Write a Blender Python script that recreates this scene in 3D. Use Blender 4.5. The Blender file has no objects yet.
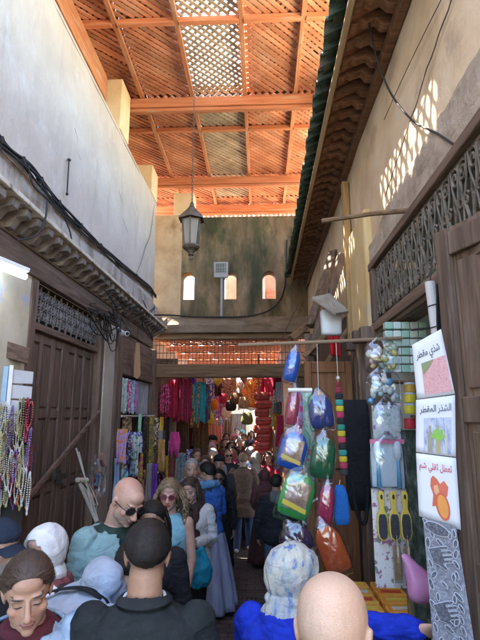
import bpy, bmesh, math, random
from mathutils import Vector, Matrix, Euler, noise as mnoise

scene = bpy.context.scene
COL = scene.collection
random.seed(11)
V = Vector
# ------------------------------------------------------------------ camera
CAM = V((0.0, 0.0, 2.05)); FPX = 481.0
PITCH = math.radians(11.17); YAW = math.radians(2.57)
cd = bpy.data.cameras.new('camera'); cam = bpy.data.objects.new('camera', cd); COL.objects.link(cam)
cam.location = CAM; cam.rotation_euler = (math.pi/2 + PITCH, 0, YAW)
cd.sensor_fit = 'VERTICAL'; cd.sensor_height = 36.0; cd.lens = 36.0*FPX/640.0
cd.clip_start = 0.02; cd.clip_end = 400
scene.camera = cam
# ------------------------------------------------------------------ sky and sun
SUN_DIR = V((-1.0, 0.22, 1.93)).normalized()          # towards the sun
elev = math.asin(SUN_DIR.z); azim = math.atan2(SUN_DIR.x, SUN_DIR.y)
world = bpy.data.worlds.new('World'); scene.world = world; world.use_nodes = True
wn = world.node_tree; wn.nodes.clear()
sky = wn.nodes.new('ShaderNodeTexSky'); sky.sky_type = 'NISHITA'; sky.sun_disc = False
sky.sun_elevation = elev; sky.sun_rotation = azim
bg = wn.nodes.new('ShaderNodeBackground'); bg.inputs['Strength'].default_value = 0.15
wo = wn.nodes.new('ShaderNodeOutputWorld')
wn.links.new(sky.outputs[0], bg.inputs[0]); wn.links.new(bg.outputs[0], wo.inputs[0])
sl = bpy.data.lights.new('sun', 'SUN'); sl.energy = 5.0; sl.angle = math.radians(0.5); sl.color = (1, .94, .84)
sun = bpy.data.objects.new('sun', sl); COL.objects.link(sun)
sun.rotation_euler = SUN_DIR.to_track_quat('Z', 'Y').to_euler()
scene.view_settings.view_transform = 'Standard'; scene.view_settings.look = 'None'
scene.view_settings.gamma = 1.0; scene.view_settings.use_curve_mapping = False
scene.view_settings.exposure = 3.55
scene.cycles.max_bounces = 12; scene.cycles.diffuse_bounces = 7
scene.cycles.transparent_max_bounces = 24

# ------------------------------------------------------------------ helpers
_cp, _sp, _cy, _sy = math.cos(PITCH), math.sin(PITCH), math.cos(YAW), math.sin(YAW)
_R = V((_cy, _sy, 0)); _Fw = V((-_sy*_cp, _cy*_cp, _sp)); _U = V((_sy*_sp, -_cy*_sp, _cp))
def at(px, py, X=None, Y=None, Z=None):
    d = _Fw + _R*((px-240)/FPX) + _U*((320-py)/FPX)
    t = X/d.x if X is not None else (Y/d.y if Y is not None else (Z-CAM.z)/d.z)
    return CAM + d*t
def lerp(a, b, t): return a+(b-a)*t
def smooth01(x): x = max(0, min(1, x)); return x*x*(3-2*x)
def ground_z(y):
    P = [(-60, 0), (5, 0), (6.2, -.06), (9.4, -.42), (11, -.42), (14, -.28), (22, 0), (80, 0)]
    for (a, za), (b, zb) in zip(P, P[1:]):
        if y <= b: return lerp(za, zb, max(0, (y-a)/(b-a)))
    return 0.0
def rnd(a, b): return random.uniform(a, b)

class MB:
    def __init__(s): s.v = []; s.f = []; s.m = []; s.mi = 0; s.sm = []; s.smooth = False
    def add(s, vs, fs):
        o = len(s.v); s.v += [V(v) for v in vs]
        for f in fs: s.f.append([i+o for i in f]); s.m.append(s.mi); s.sm.append(s.smooth)
        return s
    def box(s, c, size, R=None):
        c = V(c); hx, hy, hz = [k/2 for k in size]
        P = [V((x*hx, y*hy, z*hz)) for x in (-1, 1) for y in (-1, 1) for z in (-1, 1)]
        if R is not None: P = [R @ p for p in P]
        return s.add([c+p for p in P], [(0,1,3,2),(4,6,7,5),(0,4,5,1),(2,3,7,6),(0,2,6,4),(1,5,7,3)])
    def bx(s, x0, x1, y0, y1, z0, z1): return s.box(((x0+x1)/2,(y0+y1)/2,(z0+z1)/2),(x1-x0,y1-y0,z1-z0))
    def beam(s, p, q, w, h, up=(0,0,1)):
        p, q = V(p), V(q); d = (q-p); L = d.length; d.normalize(); up = V(up)
        r = d.cross(up)
        if r.length < 1e-4: r = d.cross(V((1,0,0)))
        r.normalize(); u = r.cross(d)
        R = Matrix((r, d, u)).transposed()
        return s.box((p+q)/2, (w, L, h), R)
    def loft(s, rings, cap=True):
        n = len(rings[0]); vs = [v for r in rings for v in r]; fs = []
        for i in range(len(rings)-1):
            for j in range(n):
                k = (j+1) % n; fs.append((i*n+j, i*n+k, (i+1)*n+k, (i+1)*n+j))
        if cap:
            fs.append(tuple(reversed(range(n)))); o = (len(rings)-1)*n; fs.append(tuple(range(o, o+n)))
        return s.add(vs, fs)
    def tube(s, pts, r, n=8, cap=True, flat=1.0):
        pts = [V(p) for p in pts]; rings = []; m = len(pts)
        ref = None
        for i, p in enumerate(pts):
            d = (pts[min(i+1, m-1)]-pts[max(i-1, 0)])
            if d.length < 1e-9: d = V((0,0,1))
            d.normalize()
            if ref is None:
                ref = V((0,0,1)) if abs(d.z) < .9 else V((1,0,0))
            a = d.cross(ref).normalized(); b = a.cross(d).normalized(); ref = b
            rr = r[i] if isinstance(r, (list, tuple)) else r
            rings.append([p+a*(rr*math.cos(t))+b*(rr*flat*math.sin(t)) for t in [2*math.pi*j/n for j in range(n)]])
        return s.loft(rings, cap)
    def lathe(s, prof, c=(0,0,0), n=16, R=None, sx=1, sy=1, cap=True):
        c = V(c); rings = []
        for (r, z) in prof:
            ring = [V((r*sx*math.cos(t), r*sy*math.sin(t), z)) for t in [2*math.pi*j/n for j in range(n)]]
            if R is not None: ring = [R @ p for p in ring]
            rings.append([c+p for p in ring])
        return s.loft(rings, cap)
    def prism(s, poly, o, u, v, w):
        """polygon poly (a,b) in frame o + a*u + b*v, thickness vector w"""
        o, u, v, w = V(o), V(u), V(v), V(w); n = len(poly)
        A = [o+u*a+v*b for a, b in poly]; B = [p+w for p in A]
        fs = [tuple(range(n)), tuple(reversed(range(n, 2*n)))]
        fs += [(i, i+n, (i+1) % n+n, (i+1) % n) for i in range(n)]
        return s.add(A+B, fs)
    def ball(s, c, r, n=10, m=7, R=None):
        c = V(c); r = (r, r, r) if not isinstance(r, (tuple, list)) else r
        rings = []
        for i in range(m+1):
            t = math.pi*(i+.02)/(m+.04)
            ring = [V((r[0]*math.sin(t)*math.cos(a), r[1]*math.sin(t)*math.sin(a), -r[2]*math.cos(t))) for a in [2*math.pi*j/n for j in range(n)]]
            if R is not None: ring = [R @ p for p in ring]
            rings.append([c+p for p in ring])
        return s.loft(rings)
    def sheet(s, grid, th=0.0):
        """grid[i][j] of points, optional thickness along y-normal"""
        n, m = len(grid), len(grid[0])
        vs = [p for r in grid for p in r]
        fs = [(i*m+j, i*m+j+1, (i+1)*m+j+1, (i+1)*m+j) for i in range(n-1) for j in range(m-1)]
        return s.add(vs, fs)
    def jit(s, a, f=7.0):
        q = V((rnd(0,90), rnd(0,90), rnd(0,90)))
        for v in s.v: v += V((mnoise.noise(v*f+q), mnoise.noise(v*f+q+V((7,0,0))), mnoise.noise(v*f+q+V((0,7,0)))))*a
        return s
    def build(s, name, mat, parent=None, smooth=None, bevel=0, solid=0, sub=0):
        me = bpy.data.meshes.new(name)
        off = wloc(parent) if parent else V((0,0,0))
        me.from_pydata([tuple(v-off) for v in s.v], [], s.f)
        mats = mat if isinstance(mat, (list, tuple)) else [mat]
        for m_ in mats: me.materials.append(m_)
        me.polygons.foreach_set('material_index', s.m)
        me.polygons.foreach_set('use_smooth', [bool(x or smooth) for x in s.sm])
        bm = bmesh.new(); bm.from_mesh(me); bmesh.ops.recalc_face_normals(bm, faces=bm.faces); bm.to_mesh(me); bm.free()
        o = bpy.data.objects.new(name, me); COL.objects.link(o)
        if parent: o.parent = parent
        if solid:
            md = o.modifiers.new('solid', 'SOLIDIFY'); md.thickness = solid; md.offset = 0
        if bevel:
            md = o.modifiers.new('bevel', 'BEVEL'); md.width = bevel; md.segments = 2; md.limit_method = 'ANGLE'
        if sub:
            md = o.modifiers.new('sub', 'SUBSURF'); md.levels = sub; md.render_levels = sub
        return o
def wloc(o):
    l = V((0,0,0))
    while o is not None: l += o.location; o = o.parent
    return l
def tag(o, label, cat, group=None):
    if len(label.split()) > 16: print('LONG', label)
    o['label'] = label; o['category'] = cat
    if group: o['group'] = group
    return o
def thing(name, label, cat, loc=(0,0,0), group=None):
    o = bpy.data.objects.new(name, None); COL.objects.link(o); o.location = V(loc); o.empty_display_size = .1
    return tag(o, label, cat, group)
def structure(o): o['kind'] = 'structure'; return o

# ------------------------------------------------------------------ materials
def pmat(name, cols, scale=3.0, rough=.8, bump=.3, bscale=60, bdist=.004, stretch=(1,1,1), metal=0.0, spec=.35,
         stain=None, stain2=None, trans=0.0, alpha=1.0, sss=0, detail=8, distort=0.0, sheen=0, coat=0, bstretch=None, island=0.0, objvar=0.0):
    m = bpy.data.materials.new(name); m.use_nodes = True; nt = m.node_tree; N = nt.nodes; L = nt.links
    b = N['Principled BSDF']; b.inputs['Roughness'].default_value = rough; b.inputs['Metallic'].default_value = metal
    b.inputs['Specular IOR Level'].default_value = spec
    tc = N.new('ShaderNodeTexCoord')
    def noise(sc, st, det=detail, dis=0.0, off=0.0):
        mp = N.new('ShaderNodeMapping'); mp.inputs['Scale'].default_value = st; mp.inputs['Location'].default_value = (off, off*.7, off*1.3)
        L.new(tc.outputs['Object'], mp.inputs[0])
        n = N.new('ShaderNodeTexNoise'); n.inputs['Scale'].default_value = sc; n.inputs['Detail'].default_value = det
        n.inputs['Roughness'].default_value = .62; n.inputs['Distortion'].default_value = dis
        L.new(mp.outputs[0], n.inputs['Vector']); return n
    n1 = noise(scale, stretch, dis=distort)
    r = N.new('ShaderNodeValToRGB'); el = r.color_ramp.elements
    k = len(cols)
    if k == 1: cols = [cols[0], tuple(c*.8 for c in cols[0])]; k = 2
    while len(el) < k: el.new(.5)
    for i, c in enumerate(cols):
        el[i].position = .3+.4*i/(k-1); el[i].color = (c[0], c[1], c[2], 1)
    L.new(n1.outputs['Fac'], r.inputs[0]); out = r.outputs[0]
    for st_, off in ((stain, 3.3), (stain2, 7.7)):
        if not st_: continue
        c, sc, lo, hi, stx = st_
        n2 = noise(sc, stx, off=off)
        mr = N.new('ShaderNodeMapRange'); mr.inputs[1].default_value = lo; mr.inputs[2].default_value = hi
        L.new(n2.outputs['Fac'], mr.inputs[0])
        mx = N.new('ShaderNodeMix'); mx.data_type = 'RGBA'; L.new(mr.outputs[0], mx.inputs[0]); L.new(out, mx.inputs[6])
        mx.inputs[7].default_value = (c[0], c[1], c[2], 1); out = mx.outputs[2]
    for amt, nd, sk in ((island, 'ShaderNodeNewGeometry', 'Random Per Island'), (objvar, 'ShaderNodeObjectInfo', 'Random')):
        if not amt: continue
        g_ = N.new(nd); mr = N.new('ShaderNodeMapRange'); mr.inputs[3].default_value = 1-amt; mr.inputs[4].default_value = 1+amt; L.new(g_.outputs[sk], mr.inputs[0])
        hs = N.new('ShaderNodeHueSaturation'); hs.inputs['Saturation'].default_value = 1; L.new(mr.outputs[0], hs.inputs['Value']); L.new(out, hs.inputs['Color']); out = hs.outputs[0]
    L.new(out, b.inputs['Base Color'])
    if bump:
        n3 = noise(bscale, bstretch or stretch, det=4)
        ad = N.new('ShaderNodeMath'); ad.operation = 'ADD'; L.new(n3.outputs['Fac'], ad.inputs[0]); L.new(n1.outputs['Fac'], ad.inputs[1])
        bp = N.new('ShaderNodeBump'); bp.inputs['Strength'].default_value = bump; bp.inputs['Distance'].default_value = bdist
        L.new(ad.outputs[0], bp.inputs['Height']); L.new(bp.outputs[0], b.inputs['Normal'])
    if trans: b.inputs['Transmission Weight'].default_value = trans
    if alpha < 1: b.inputs['Alpha'].default_value = alpha
    if sss: b.inputs['Subsurface Weight'].default_value = sss; b.inputs['Subsurface Radius'].default_value = (.012,.005,.003); b.inputs['Subsurface Scale'].default_value = 1
    if coat: b.inputs['Coat Weight'].default_value = coat
    if sheen: b.inputs['Sheen Weight'].default_value = sheen
    return m
_mc = {}
def wrinkle(m, sc=8.0, dist=.03, st=.55):
    nt = m.node_tree; b = nt.nodes['Principled BSDF']; tc = nt.nodes.new('ShaderNodeTexCoord'); mp = nt.nodes.new('ShaderNodeMapping'); mp.inputs['Scale'].default_value = (1, 1, 1.5)
    nt.links.new(tc.outputs['Object'], mp.inputs[0]); n = nt.nodes.new('ShaderNodeTexNoise'); n.inputs['Scale'].default_value = sc; n.inputs['Detail'].default_value = 2.5; n.inputs['Distortion'].default_value = 1.1; nt.links.new(mp.outputs[0], n.inputs['Vector'])
    a = nt.nodes.new('ShaderNodeMath'); a.operation = 'SUBTRACT'; nt.links.new(n.outputs['Fac'], a.inputs[0]); a.inputs[1].default_value = .5
    c = nt.nodes.new('ShaderNodeMath'); c.operation = 'ABSOLUTE'; nt.links.new(a.outputs[0], c.inputs[0])
    bp = nt.nodes.new('ShaderNodeBump'); bp.inputs['Strength'].default_value = st; bp.inputs['Distance'].default_value = dist; nt.links.new(c.outputs[0], bp.inputs['Height'])
    old = b.inputs['Normal'].links[0].from_socket if b.inputs['Normal'].links else None
    if old: nt.links.new(old, bp.inputs['Normal'])
    nt.links.new(bp.outputs[0], b.inputs['Normal'])
def cloth(c, name='cloth', rough=.9, var=.25, scale=18):
    key = ('cloth', tuple(round(x,3) for x in c), rough)
    if key not in _mc:
        _mc[key] = pmat(name, [tuple(x*(1-var) for x in c), c, tuple(min(1, x*(1+var)) for x in c)], scale=scale, rough=rough, bump=.6, bscale=240, bdist=.005, spec=.2)
        wrinkle(_mc[key])
    return _mc[key]
def plastic(c, rough=.35, name='plastic'):
    key = ('pl', tuple(round(x,3) for x in c), rough)
    if key not in _mc:
        _mc[key] = pmat(name, [tuple(x*.85 for x in c), c], scale=25, rough=rough, bump=.1, bscale=120, spec=.5)
    return _mc[key]
def wood(name, cols, axis=1, scale=5, rough=.7, bump=.5, stain=None, objvar=.18):
    st = [9, 9, 9]; st[axis] = .6
    return pmat(name, cols, scale=scale*.5, rough=rough, stretch=tuple(st), bump=bump, bscale=14, bdist=.006, distort=.6, stain=stain, objvar=objvar)
WOOD_DK_Z = wood('dark weathered wood', [(.06,.038,.026), (.14,.09,.063), (.23,.16,.115)], 2, stain=((.19,.155,.13), 6, .58, .72, (3,3,.5)))
WOOD_DK_Y = wood('dark weathered beam wood', [(.075,.047,.031), (.165,.106,.073), (.26,.18,.13)], 1, stain=((.2,.17,.14), 6, .58, .75, (3,.5,3)))
WOOD_DK_X = wood('brown beam wood', [(.1,.055,.028), (.2,.115,.058), (.3,.185,.1)], 0)
WOOD_RED_Z = wood('brown door wood', [(.14,.058,.025), (.22,.095,.04), (.29,.14,.06)], 2)
WOOD_OR_X = wood('orange stained beam wood', [(.44,.145,.06), (.62,.235,.11), (.68,.33,.19)], 0, stain=((.6,.42,.27), 3, .6, .75, (.6,3,3)))
WOOD_OR_Y = wood('orange stained batten wood', [(.38,.14,.06), (.54,.23,.11), (.62,.36,.22)], 1, stain=((.55,.42,.3), 4, .55, .7, (3,.6,3)))
LAT_OR = pmat('orange lattice slats', [(.44,.16,.08), (.59,.255,.14), (.65,.36,.23)], scale=2.5, rough=.7, bump=.3, bscale=50, island=.28)
LAT_GR = pmat('weathered grey lattice slats', [(.32,.24,.16), (.46,.37,.27), (.56,.48,.38)], scale=3, rough=.8, bump=.3, bscale=50, island=.22)
IRON = pmat('wrought iron', [(.03,.028,.026), (.07,.062,.055), (.14,.12,.1)], scale=12, rough=.55, metal=.3, bump=.3)
BLACK = pmat('black cable', [(.018,.017,.017), (.03,.029,.028)], scale=8, rough=.6, bump=.1)
PL_WHITE = pmat('white limewash plaster', [(.45,.385,.31), (.52,.45,.37), (.58,.515,.435)], scale=1.3, rough=.92, bump=.9, bscale=6, bdist=.02,
    stain=((.40,.345,.275), 3.2, .54, .78, (1,1.1,.22)), stain2=((.57,.52,.46), 5, .56, .74, (1,1,.8)))
PL_LOW = pmat('stained old plaster', [(.3,.26,.21), (.43,.38,.32), (.55,.5,.44)], scale=2.5, rough=.95, bump=.8, bscale=14, bdist=.02,
    stain=((.24,.19,.15), 4, .52, .66, (1,1,.4)), stain2=((.58,.52,.44), 6, .6, .68, (1,1,1)))
PL_CREAM = pmat('cream plaster', [(.62,.47,.27), (.72,.57,.35), (.76,.63,.42)], scale=3, rough=.9, bump=.4, bscale=20, bdist=.01)
PL_TAN = pmat('tan earth plaster', [(.5,.36,.215), (.66,.5,.325), (.74,.6,.43)], scale=1.7, rough=.93, bump=.6, bscale=12, bdist=.015,
    stain=((.32,.22,.18), 2.4, .55, .75, (1,.8,1)), stain2=((.62,.5,.38), 4, .62, .7, (1,1,.5)))
PL_MAUVE = pmat('bare mauve render', [(.28,.22,.16), (.42,.335,.255), (.5,.41,.32)], scale=5, rough=.95, bump=.8, bscale=25, bdist=.012)
WHITE_P = plastic((.8,.8,.8)); 
# ================================================================== GROUND
g = MB(); ys = [-40,-10,-2,0,1,2,3,4,5,5.5,6.2,6.21,6.9,7.6,8.2,8.21,8.8,9.4,9.41,10,11,12,13,14,16,18,22,30,80]
xs = [-60,-12,-4,-2.6,-2,-1.4,-.8,-.2,.4,1,1.6,2.4,4,12,60]
def gz(y):
    if y <= 6.2: return ground_z(y)
    if y <= 8.2: return -.16-.03*(y-6.2)
    if y <= 9.4: return -.33-.03*(y-8.2)
    return ground_z(y)
g.sheet([[V((x, y, gz(y)-(.5 if abs(x) > 11 else 0))) for x in xs] for y in ys])
GROUND = pmat('worn paving', [(.06,.05,.043), (.12,.1,.085), (.18,.155,.135)], scale=3, rough=.55, bump=.6, bscale=30, bdist=.01, stain=((.05,.043,.037), 5, .5, .65, (1,3,1)))
nt = GROUND.node_tree; bk = nt.nodes.new('ShaderNodeTexBrick'); tcn = nt.nodes.new('ShaderNodeTexCoord')
bk.inputs['Scale'].default_value = 2.2; bk.inputs['Color1'].default_value = (.8,.8,.8,1); bk.inputs['Color2'].default_value = (1,.95,.9,1); bk.inputs['Mortar'].default_value = (.35,.35,.35,1); bk.inputs['Mortar Size'].default_value = .025
nt.links.new(tcn.outputs['Object'], bk.inputs['Vector'])
bs = nt.nodes['Principled BSDF']; src = bs.inputs['Base Color'].links[0].from_socket
mm = nt.nodes.new('ShaderNodeMix'); mm.data_type = 'RGBA'; mm.blend_type = 'MULTIPLY'; mm.inputs[0].default_value = 1
nt.links.new(src, mm.inputs[6]); nt.links.new(bk.outputs[0], mm.inputs[7]); nt.links.new(mm.outputs[2], bs.inputs['Base Color'])
structure(g.build('ground', GROUND))
# drain grate across the street at the step
gr = thing('drain_grate', 'black slotted drain grate across the street at the low step', 'drain', (-.3, 6.05, gz(6.05)))
m = MB()
for i in range(26): m.bx(-.95+i*.055, -.925+i*.055, 5.98, 6.12, gz(6.05)+.006, gz(6.05)+.018)
m.bx(-.97, .5, 5.955, 5.98, gz(6.05)+.004, gz(6.05)+.02); m.bx(-.97, .5, 6.12, 6.145, gz(6.05)+.002, gz(6.05)+.02)
m.build('slots', IRON, gr)

# ================================================================== LEFT BUILDING
LX = -2.0
LB = thing('plastered_house', 'tall white limewashed house with a wooden double door on the left of the alley', 'house', (-4, 5, 0))
def prismY(mb, poly, y0, y1):      # polygon in x,z extruded along y
    mb.prism(poly, (0, y0, 0), (1,0,0), (0,0,1), (0, y1-y0, 0))
# upper wall: bumpy grid surface with thickness behind
def bumpy(mb, ax, val, a0, a1, z0, z1, step=.12, amp=.012, seed=0):
    na, nz = max(2, int((a1-a0)/step)), max(2, int((z1-z0)/step)); G = []
    for i in range(na+1):
        row = []
        for k in range(nz+1):
            a = lerp(a0, a1, i/na); z = lerp(z0, z1, k/nz)
            d = amp*mnoise.noise(V((a*.9, z*.9, seed)))+amp*.5*mnoise.noise(V((a*3, z*3, seed+5)))
            row.append(V((val+d, a, z)) if ax == 'x' else V((a, val+d, z)))
        G.append(row)
    mb.sheet(G)
m = MB(); m.smooth = True; bumpy(m, 'x', LX, -5, 8.62, 4.05, 6.03, amp=.02); m.smooth = False
m.bx(-6, LX-.03, -5, 8.6, 3.5, 6.02); m.build('upper_wall', PL_WHITE, LB)
m = MB()
# rounded parapet lip
prismY(m, [(LX-.6, 6.0), (LX+.004, 6.0), (LX+.0, 6.05), (LX-.05, 6.09), (LX-.6, 6.1)], -5, 8.6); m.build('parapet', PL_WHITE, LB)
m = MB(); m.bx(-6, -2.6, -5, 9, 6.09, 6.12); m.build('roof_terrace', PL_CREAM, LB)
# stained band and ledge
m = MB(); m.smooth = True; bumpy(m, 'x', LX+.012, -3, 9.0, 3.70, 4.08, amp=.03, step=.08, seed=4); m.smooth = False
m.build('stained_band', PL_LOW, LB)
m = MB(); prismY(m, [(LX-.02, 3.86), (LX+.05, 3.80), (LX+.24, 3.66), (LX+.25, 3.615), (LX-.02, 3.615)], -3, 8.9)
m.build('ledge', pmat('ledge plaster', [(.42,.36,.27), (.55,.49,.38), (.62,.56,.46)], scale=5, bump=.8, bscale=20, bdist=.02, stain=((.2,.17,.14), 7, .55, .65, (1,1,1))), LB, bevel=.01)
y = 2.4
while y < 8.8:
    b = MB(); w = .085
    prismY(b, [(LX-.02, 3.61), (LX+.215, 3.61), (LX+.21, 3.55), (LX+.13, 3.53), (LX+.08, 3.47), (LX-.02, 3.46)], y, y+w)
    b.jit(.014, 9); b.build('bracket', wood_br if 'wood_br' in globals() else globals().setdefault('wood_br', pmat('grey bracket', [(.1,.085,.07), (.2,.17,.145), (.3,.265,.23)], scale=8, rough=.9, bump=.5, objvar=.25)), LB, bevel=.006); y += .2+rnd(-.012,.012)
m = MB(); m.bx(LX-.05, LX+.045, -3, 8.6, 3.44, 3.462); m.bx(LX-.05, LX+.03, -3, 8.6, 3.24, 3.438)
m.build('lintel', WOOD_DK_Y, LB, bevel=.008)
# lower walls
YEL = pmat('yellow painted plaster', [(.5,.44,.3), (.62,.55,.4), (.68,.62,.47)], scale=2.5, rough=.9, bump=.5, bscale=16, bdist=.012, stain=((.45,.48,.56), 2.6, .57, .6, (1,1,.8)))
m = MB(); m.smooth = True; bumpy(m, 'x', LX, -3, 4.08, 0, 3.24, amp=.012, seed=9); m.build('lower_wall', YEL, LB)
for y0, y1 in ((3.98, 4.1), (5.86, 5.97)): m = MB(); m.bx(LX-.25, LX+.01, y0, y1, 0, 3.238); m.build('door_frame', WOOD_DK_Z, LB, bevel=.006)
PILM = pmat('grey beige plaster', [(.36,.31,.24), (.48,.42,.33), (.55,.49,.4)], scale=2.2, rough=.9, bump=.5, bscale=18, bdist=.012, stain=((.27,.23,.18), 3, .58, .7, (1,1,.5)))
m = MB(); m.bx(LX-.3, LX+.018, 5.98, 6.42, 0, 3.238); m.build('pillar', PILM, LB, bevel=.02)
# double door
dr = thing('d', '', ''); 
bpy.data.objects.remove(dr)
def door_leaf(y0, y1, x, parent):
    z0, z1 = .06, 2.80
    m = MB(); m.bx(x-.05, x, y0, y1, z0, z1)
    lf = m.build('door_leaf', WOOD_DK_Z, parent, bevel=.004)
    fr = MB(); w = .075; t = .022
    cols = [y0+.004+i*(y1-y0-w-.008)/3 for i in range(4)]
    rows = [z0+.01, .62, 1.32, 2.02, z1-w-.01]
    for c in cols: fr.bx(x+.001, x+t, c, c+w, z0+.005, z1-.005)
    for r in rows:
        for a, b in zip(cols, cols[1:]): fr.bx(x+.001, x+t-.004, a+w+.001, b-.001, r, r+w)
    fr.build('rails', WOOD_DK_Z, lf, bevel=.004)
    pn = MB()
    for a, b in zip(cols, cols[1:]):
        for r, r2 in zip(rows, rows[1:]):
            cy, cz = (a+w+b)/2, (r+w+r2)/2; hy, hz = (b-a-w)/2-.022, (r2-r-w)/2-.03
            if hy > .01: pn.prism([(-hy,-hz),(hy,-hz),(hy,hz),(-hy,hz)], (x+.001, cy, cz), (0,1,0), (0,0,1), (.012,0,0))
    pn.build('panel', WOOD_DK_Z, lf, bevel=.006)
    return lf
DX = LX-.09
door_leaf(4.12, 4.975, DX, LB); lf = door_leaf(4.985, 5.84, DX, LB)
m = MB(); m.bx(DX+.024, DX+.05, 4.86, 5.12, 1.42, 1.46); m.bx(DX+.024, DX+.06, 4.93, 4.97, 1.38, 1.50); m.tube([(DX+.05,5.02,1.40+.045*math.cos(t)) if False else (DX+.045+.0*t,5.04+.035*math.sin(t),1.40+.035*math.cos(t)) for t in [i*.52 for i in range(13)]], .007)
m.build('bolt', IRON, LB)
m = MB(); m.bx(DX-.05, DX+.06, 4.105, 5.855, 2.81, 2.875); m.build('transom_bar', WOOD_DK_Y, LB, bevel=.006)
m = MB()
for k in range(11):
    y0 = 4.16+k*.153; m.tube([(DX+.02, y0, 2.88), (DX+.02, y0, 3.235)], .008, 6)
def ring_(mb, x, cy, cz, r, th=.007, n=14, a0=0, a1=2*math.pi):
    mb.tube([(x, cy+r*math.cos(a0+(a1-a0)*i/n), cz+r*math.sin(a0+(a1-a0)*i/n)) for i in range(n+1)], th, 5)
def scroll(mb, x, cy, cz, r, s=1, th=.007, rot=0):
    mb.tube([(x, cy+s*(r*(1-.75*t))*math.cos(t*9+rot), cz+(r*(1-.75*t))*math.sin(t*9+rot)) for t in [i/22 for i in range(23)]], th, 5)
for k in range(11):
    y0 = 4.15+k*.153
    for zz, s in ((2.96, 1), (3.06, -1), (3.16, 1)):
        scroll(m, DX+.03, y0+.05, zz, .052, 1, .0065, zz*7); scroll(m, DX+.03, y0+.105, zz, .05, -1, .0065, zz*5)
    m.tube([(DX+.025, y0, 2.89), (DX+.025, y0+.076, 3.06), (DX+.025, y0+.153, 3.23)], .0065, 5)
    m.tube([(DX+.022, y0+.153, 2.89), (DX+.022, y0+.076, 3.06), (DX+.022, y0, 3.23)], .0065, 5)
m.build('transom_grille', pmat('grey iron grille', [(.1,.09,.085), (.19,.175,.165), (.3,.28,.27)], scale=14, rough=.7, bump=.3), LB)
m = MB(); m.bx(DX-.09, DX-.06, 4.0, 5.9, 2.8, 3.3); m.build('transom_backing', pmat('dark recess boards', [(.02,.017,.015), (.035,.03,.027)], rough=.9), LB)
# unseen parapet added on the terrace to keep sun out below the lattice
m = MB(); m.bx(-2.78, -2.6, -4, 9.4, 6.12, 7.15); m.build('sun_screen_wall', PL_CREAM, LB)
PL_PATCH = pmat('patched limewash', [(.5,.47,.42), (.57,.54,.495)], scale=3, rough=.95, bump=.8, bscale=14, bdist=.02)
# crack running down the corner of the white wall
m = MB(); pts = [at(154, 205, X=LX), at(152, 222, X=LX), at(150, 236, X=LX), at(145, 248, X=LX), at(141, 262, X=LX), at(136, 274, X=LX)]
m.tube([p+V((.006, 0, 0)) for p in pts], [.006,.009,.007,.009,.006,.003], 5, flat=.3); m.build('crack', pmat('crack', [(.16,.13,.1)], rough=1), LB)

for P_ in (((74,128),(77,139),(76,150),(80,160)), ((118,190),(122,204),(121,216),(127,232))):
    m = MB(); m.tube([at(a, b, X=LX)+V((.008, 0, 0)) for a, b in P_], [.002,.003,.003,.0015], 5, flat=.3); m.build('crack', pmat('fine crack', [(.26,.22,.18)], rough=1), LB)
for a, b, w, h in ():
    c = at(a, b, X=LX); m = MB(); m.prism([(w*math.cos(t)*(1+.5*mnoise.noise(V((math.cos(t)*2,math.sin(t)*2,a)))), h*math.sin(t)*(1+.5*mnoise.noise(V((math.cos(t)*2,math.sin(t)*2,b))))) for t in [2*math.pi*i/26 for i in range(26)]], (LX-.02, c.y, c.z), (0,1,0), (0,0,1), (.033,0,0)); m.build('plaster_patch', PL_PATCH, LB, bevel=.006)
# diagonal bar across the door
m = MB(); p, q = at(24, 503, X=LX+.03), at(99, 412, X=LX+.03); m.beam(p, q, .03, .045)
tag(m.build('prop_plank', WOOD_DK_Y, bevel=.004), 'dark wooden plank leaning diagonally across the closed double door', 'plank')

# ================================================================== LATTICE ROOF
LK = 1.09; LZ = 2.05+4.5*LK
LR = thing('lattice_roof', 'orange stained wooden lattice roof on beams spanning above the alley', 'roof', (-.5, 6, LZ))
def clip_strip(px, py, dx, dy, x0, x1, y0, y1):
    t0, t1 = -1e9, 1e9
    for p, d, a, b in ((px, dx, x0, x1), (py, dy, y0, y1)):
        if abs(d) < 1e-9: continue
        u, v = (a-p)/d, (b-p)/d
        if u > v: u, v = v, u
        t0 = max(t0, u); t1 = min(t1, v)
    return (t0, t1) if t1-t0 > .04 else None
def lattice(mb, x0, x1, y0, y1, z, w, pitch, th, up, ang=(1, 1), skip=None):
    for layer, s in enumerate((1, -1)):
        dx, dy = math.sqrt(.5), s*math.sqrt(.5); nx, ny = -dy, dx
        R = (x1-x0+y1-y0)*.75; n = int(R/pitch)
        cx, cy = (x0+x1)/2, (y0+y1)/2
        for k in range(-n, n+1):
            px, py = cx+nx*k*pitch, cy+ny*k*pitch
            c = clip_strip(px, py, dx, dy, x0+.02, x1-.02, y0+.02, y1-.02)
            if not c: continue
            if skip and skip(layer, k): continue
            zz = z+layer*(th+.003)*up+rnd(-.0012, .0012); a = rnd(-.03, .03) if rnd(0,1) < .9 else rnd(-.08,.08)
            if rnd(0,1) < .012: continue
            mb.beam((px+dx*c[0], py+dy*c[0], zz), (px+dx*c[1]+a*.3, py+dy*c[1]-a*.3, zz), w+rnd(-.003, .003), th)
batx = [x*LK for x in (-2.42, -1.67, -.95, -.2, .51, 1.2)]
crossy = [1.4, 2.2, 3.0]+[y*LK for y in (4.74, 6.11, 6.89, 8.44, 9.4, 10.4, 11.4)]
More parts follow.
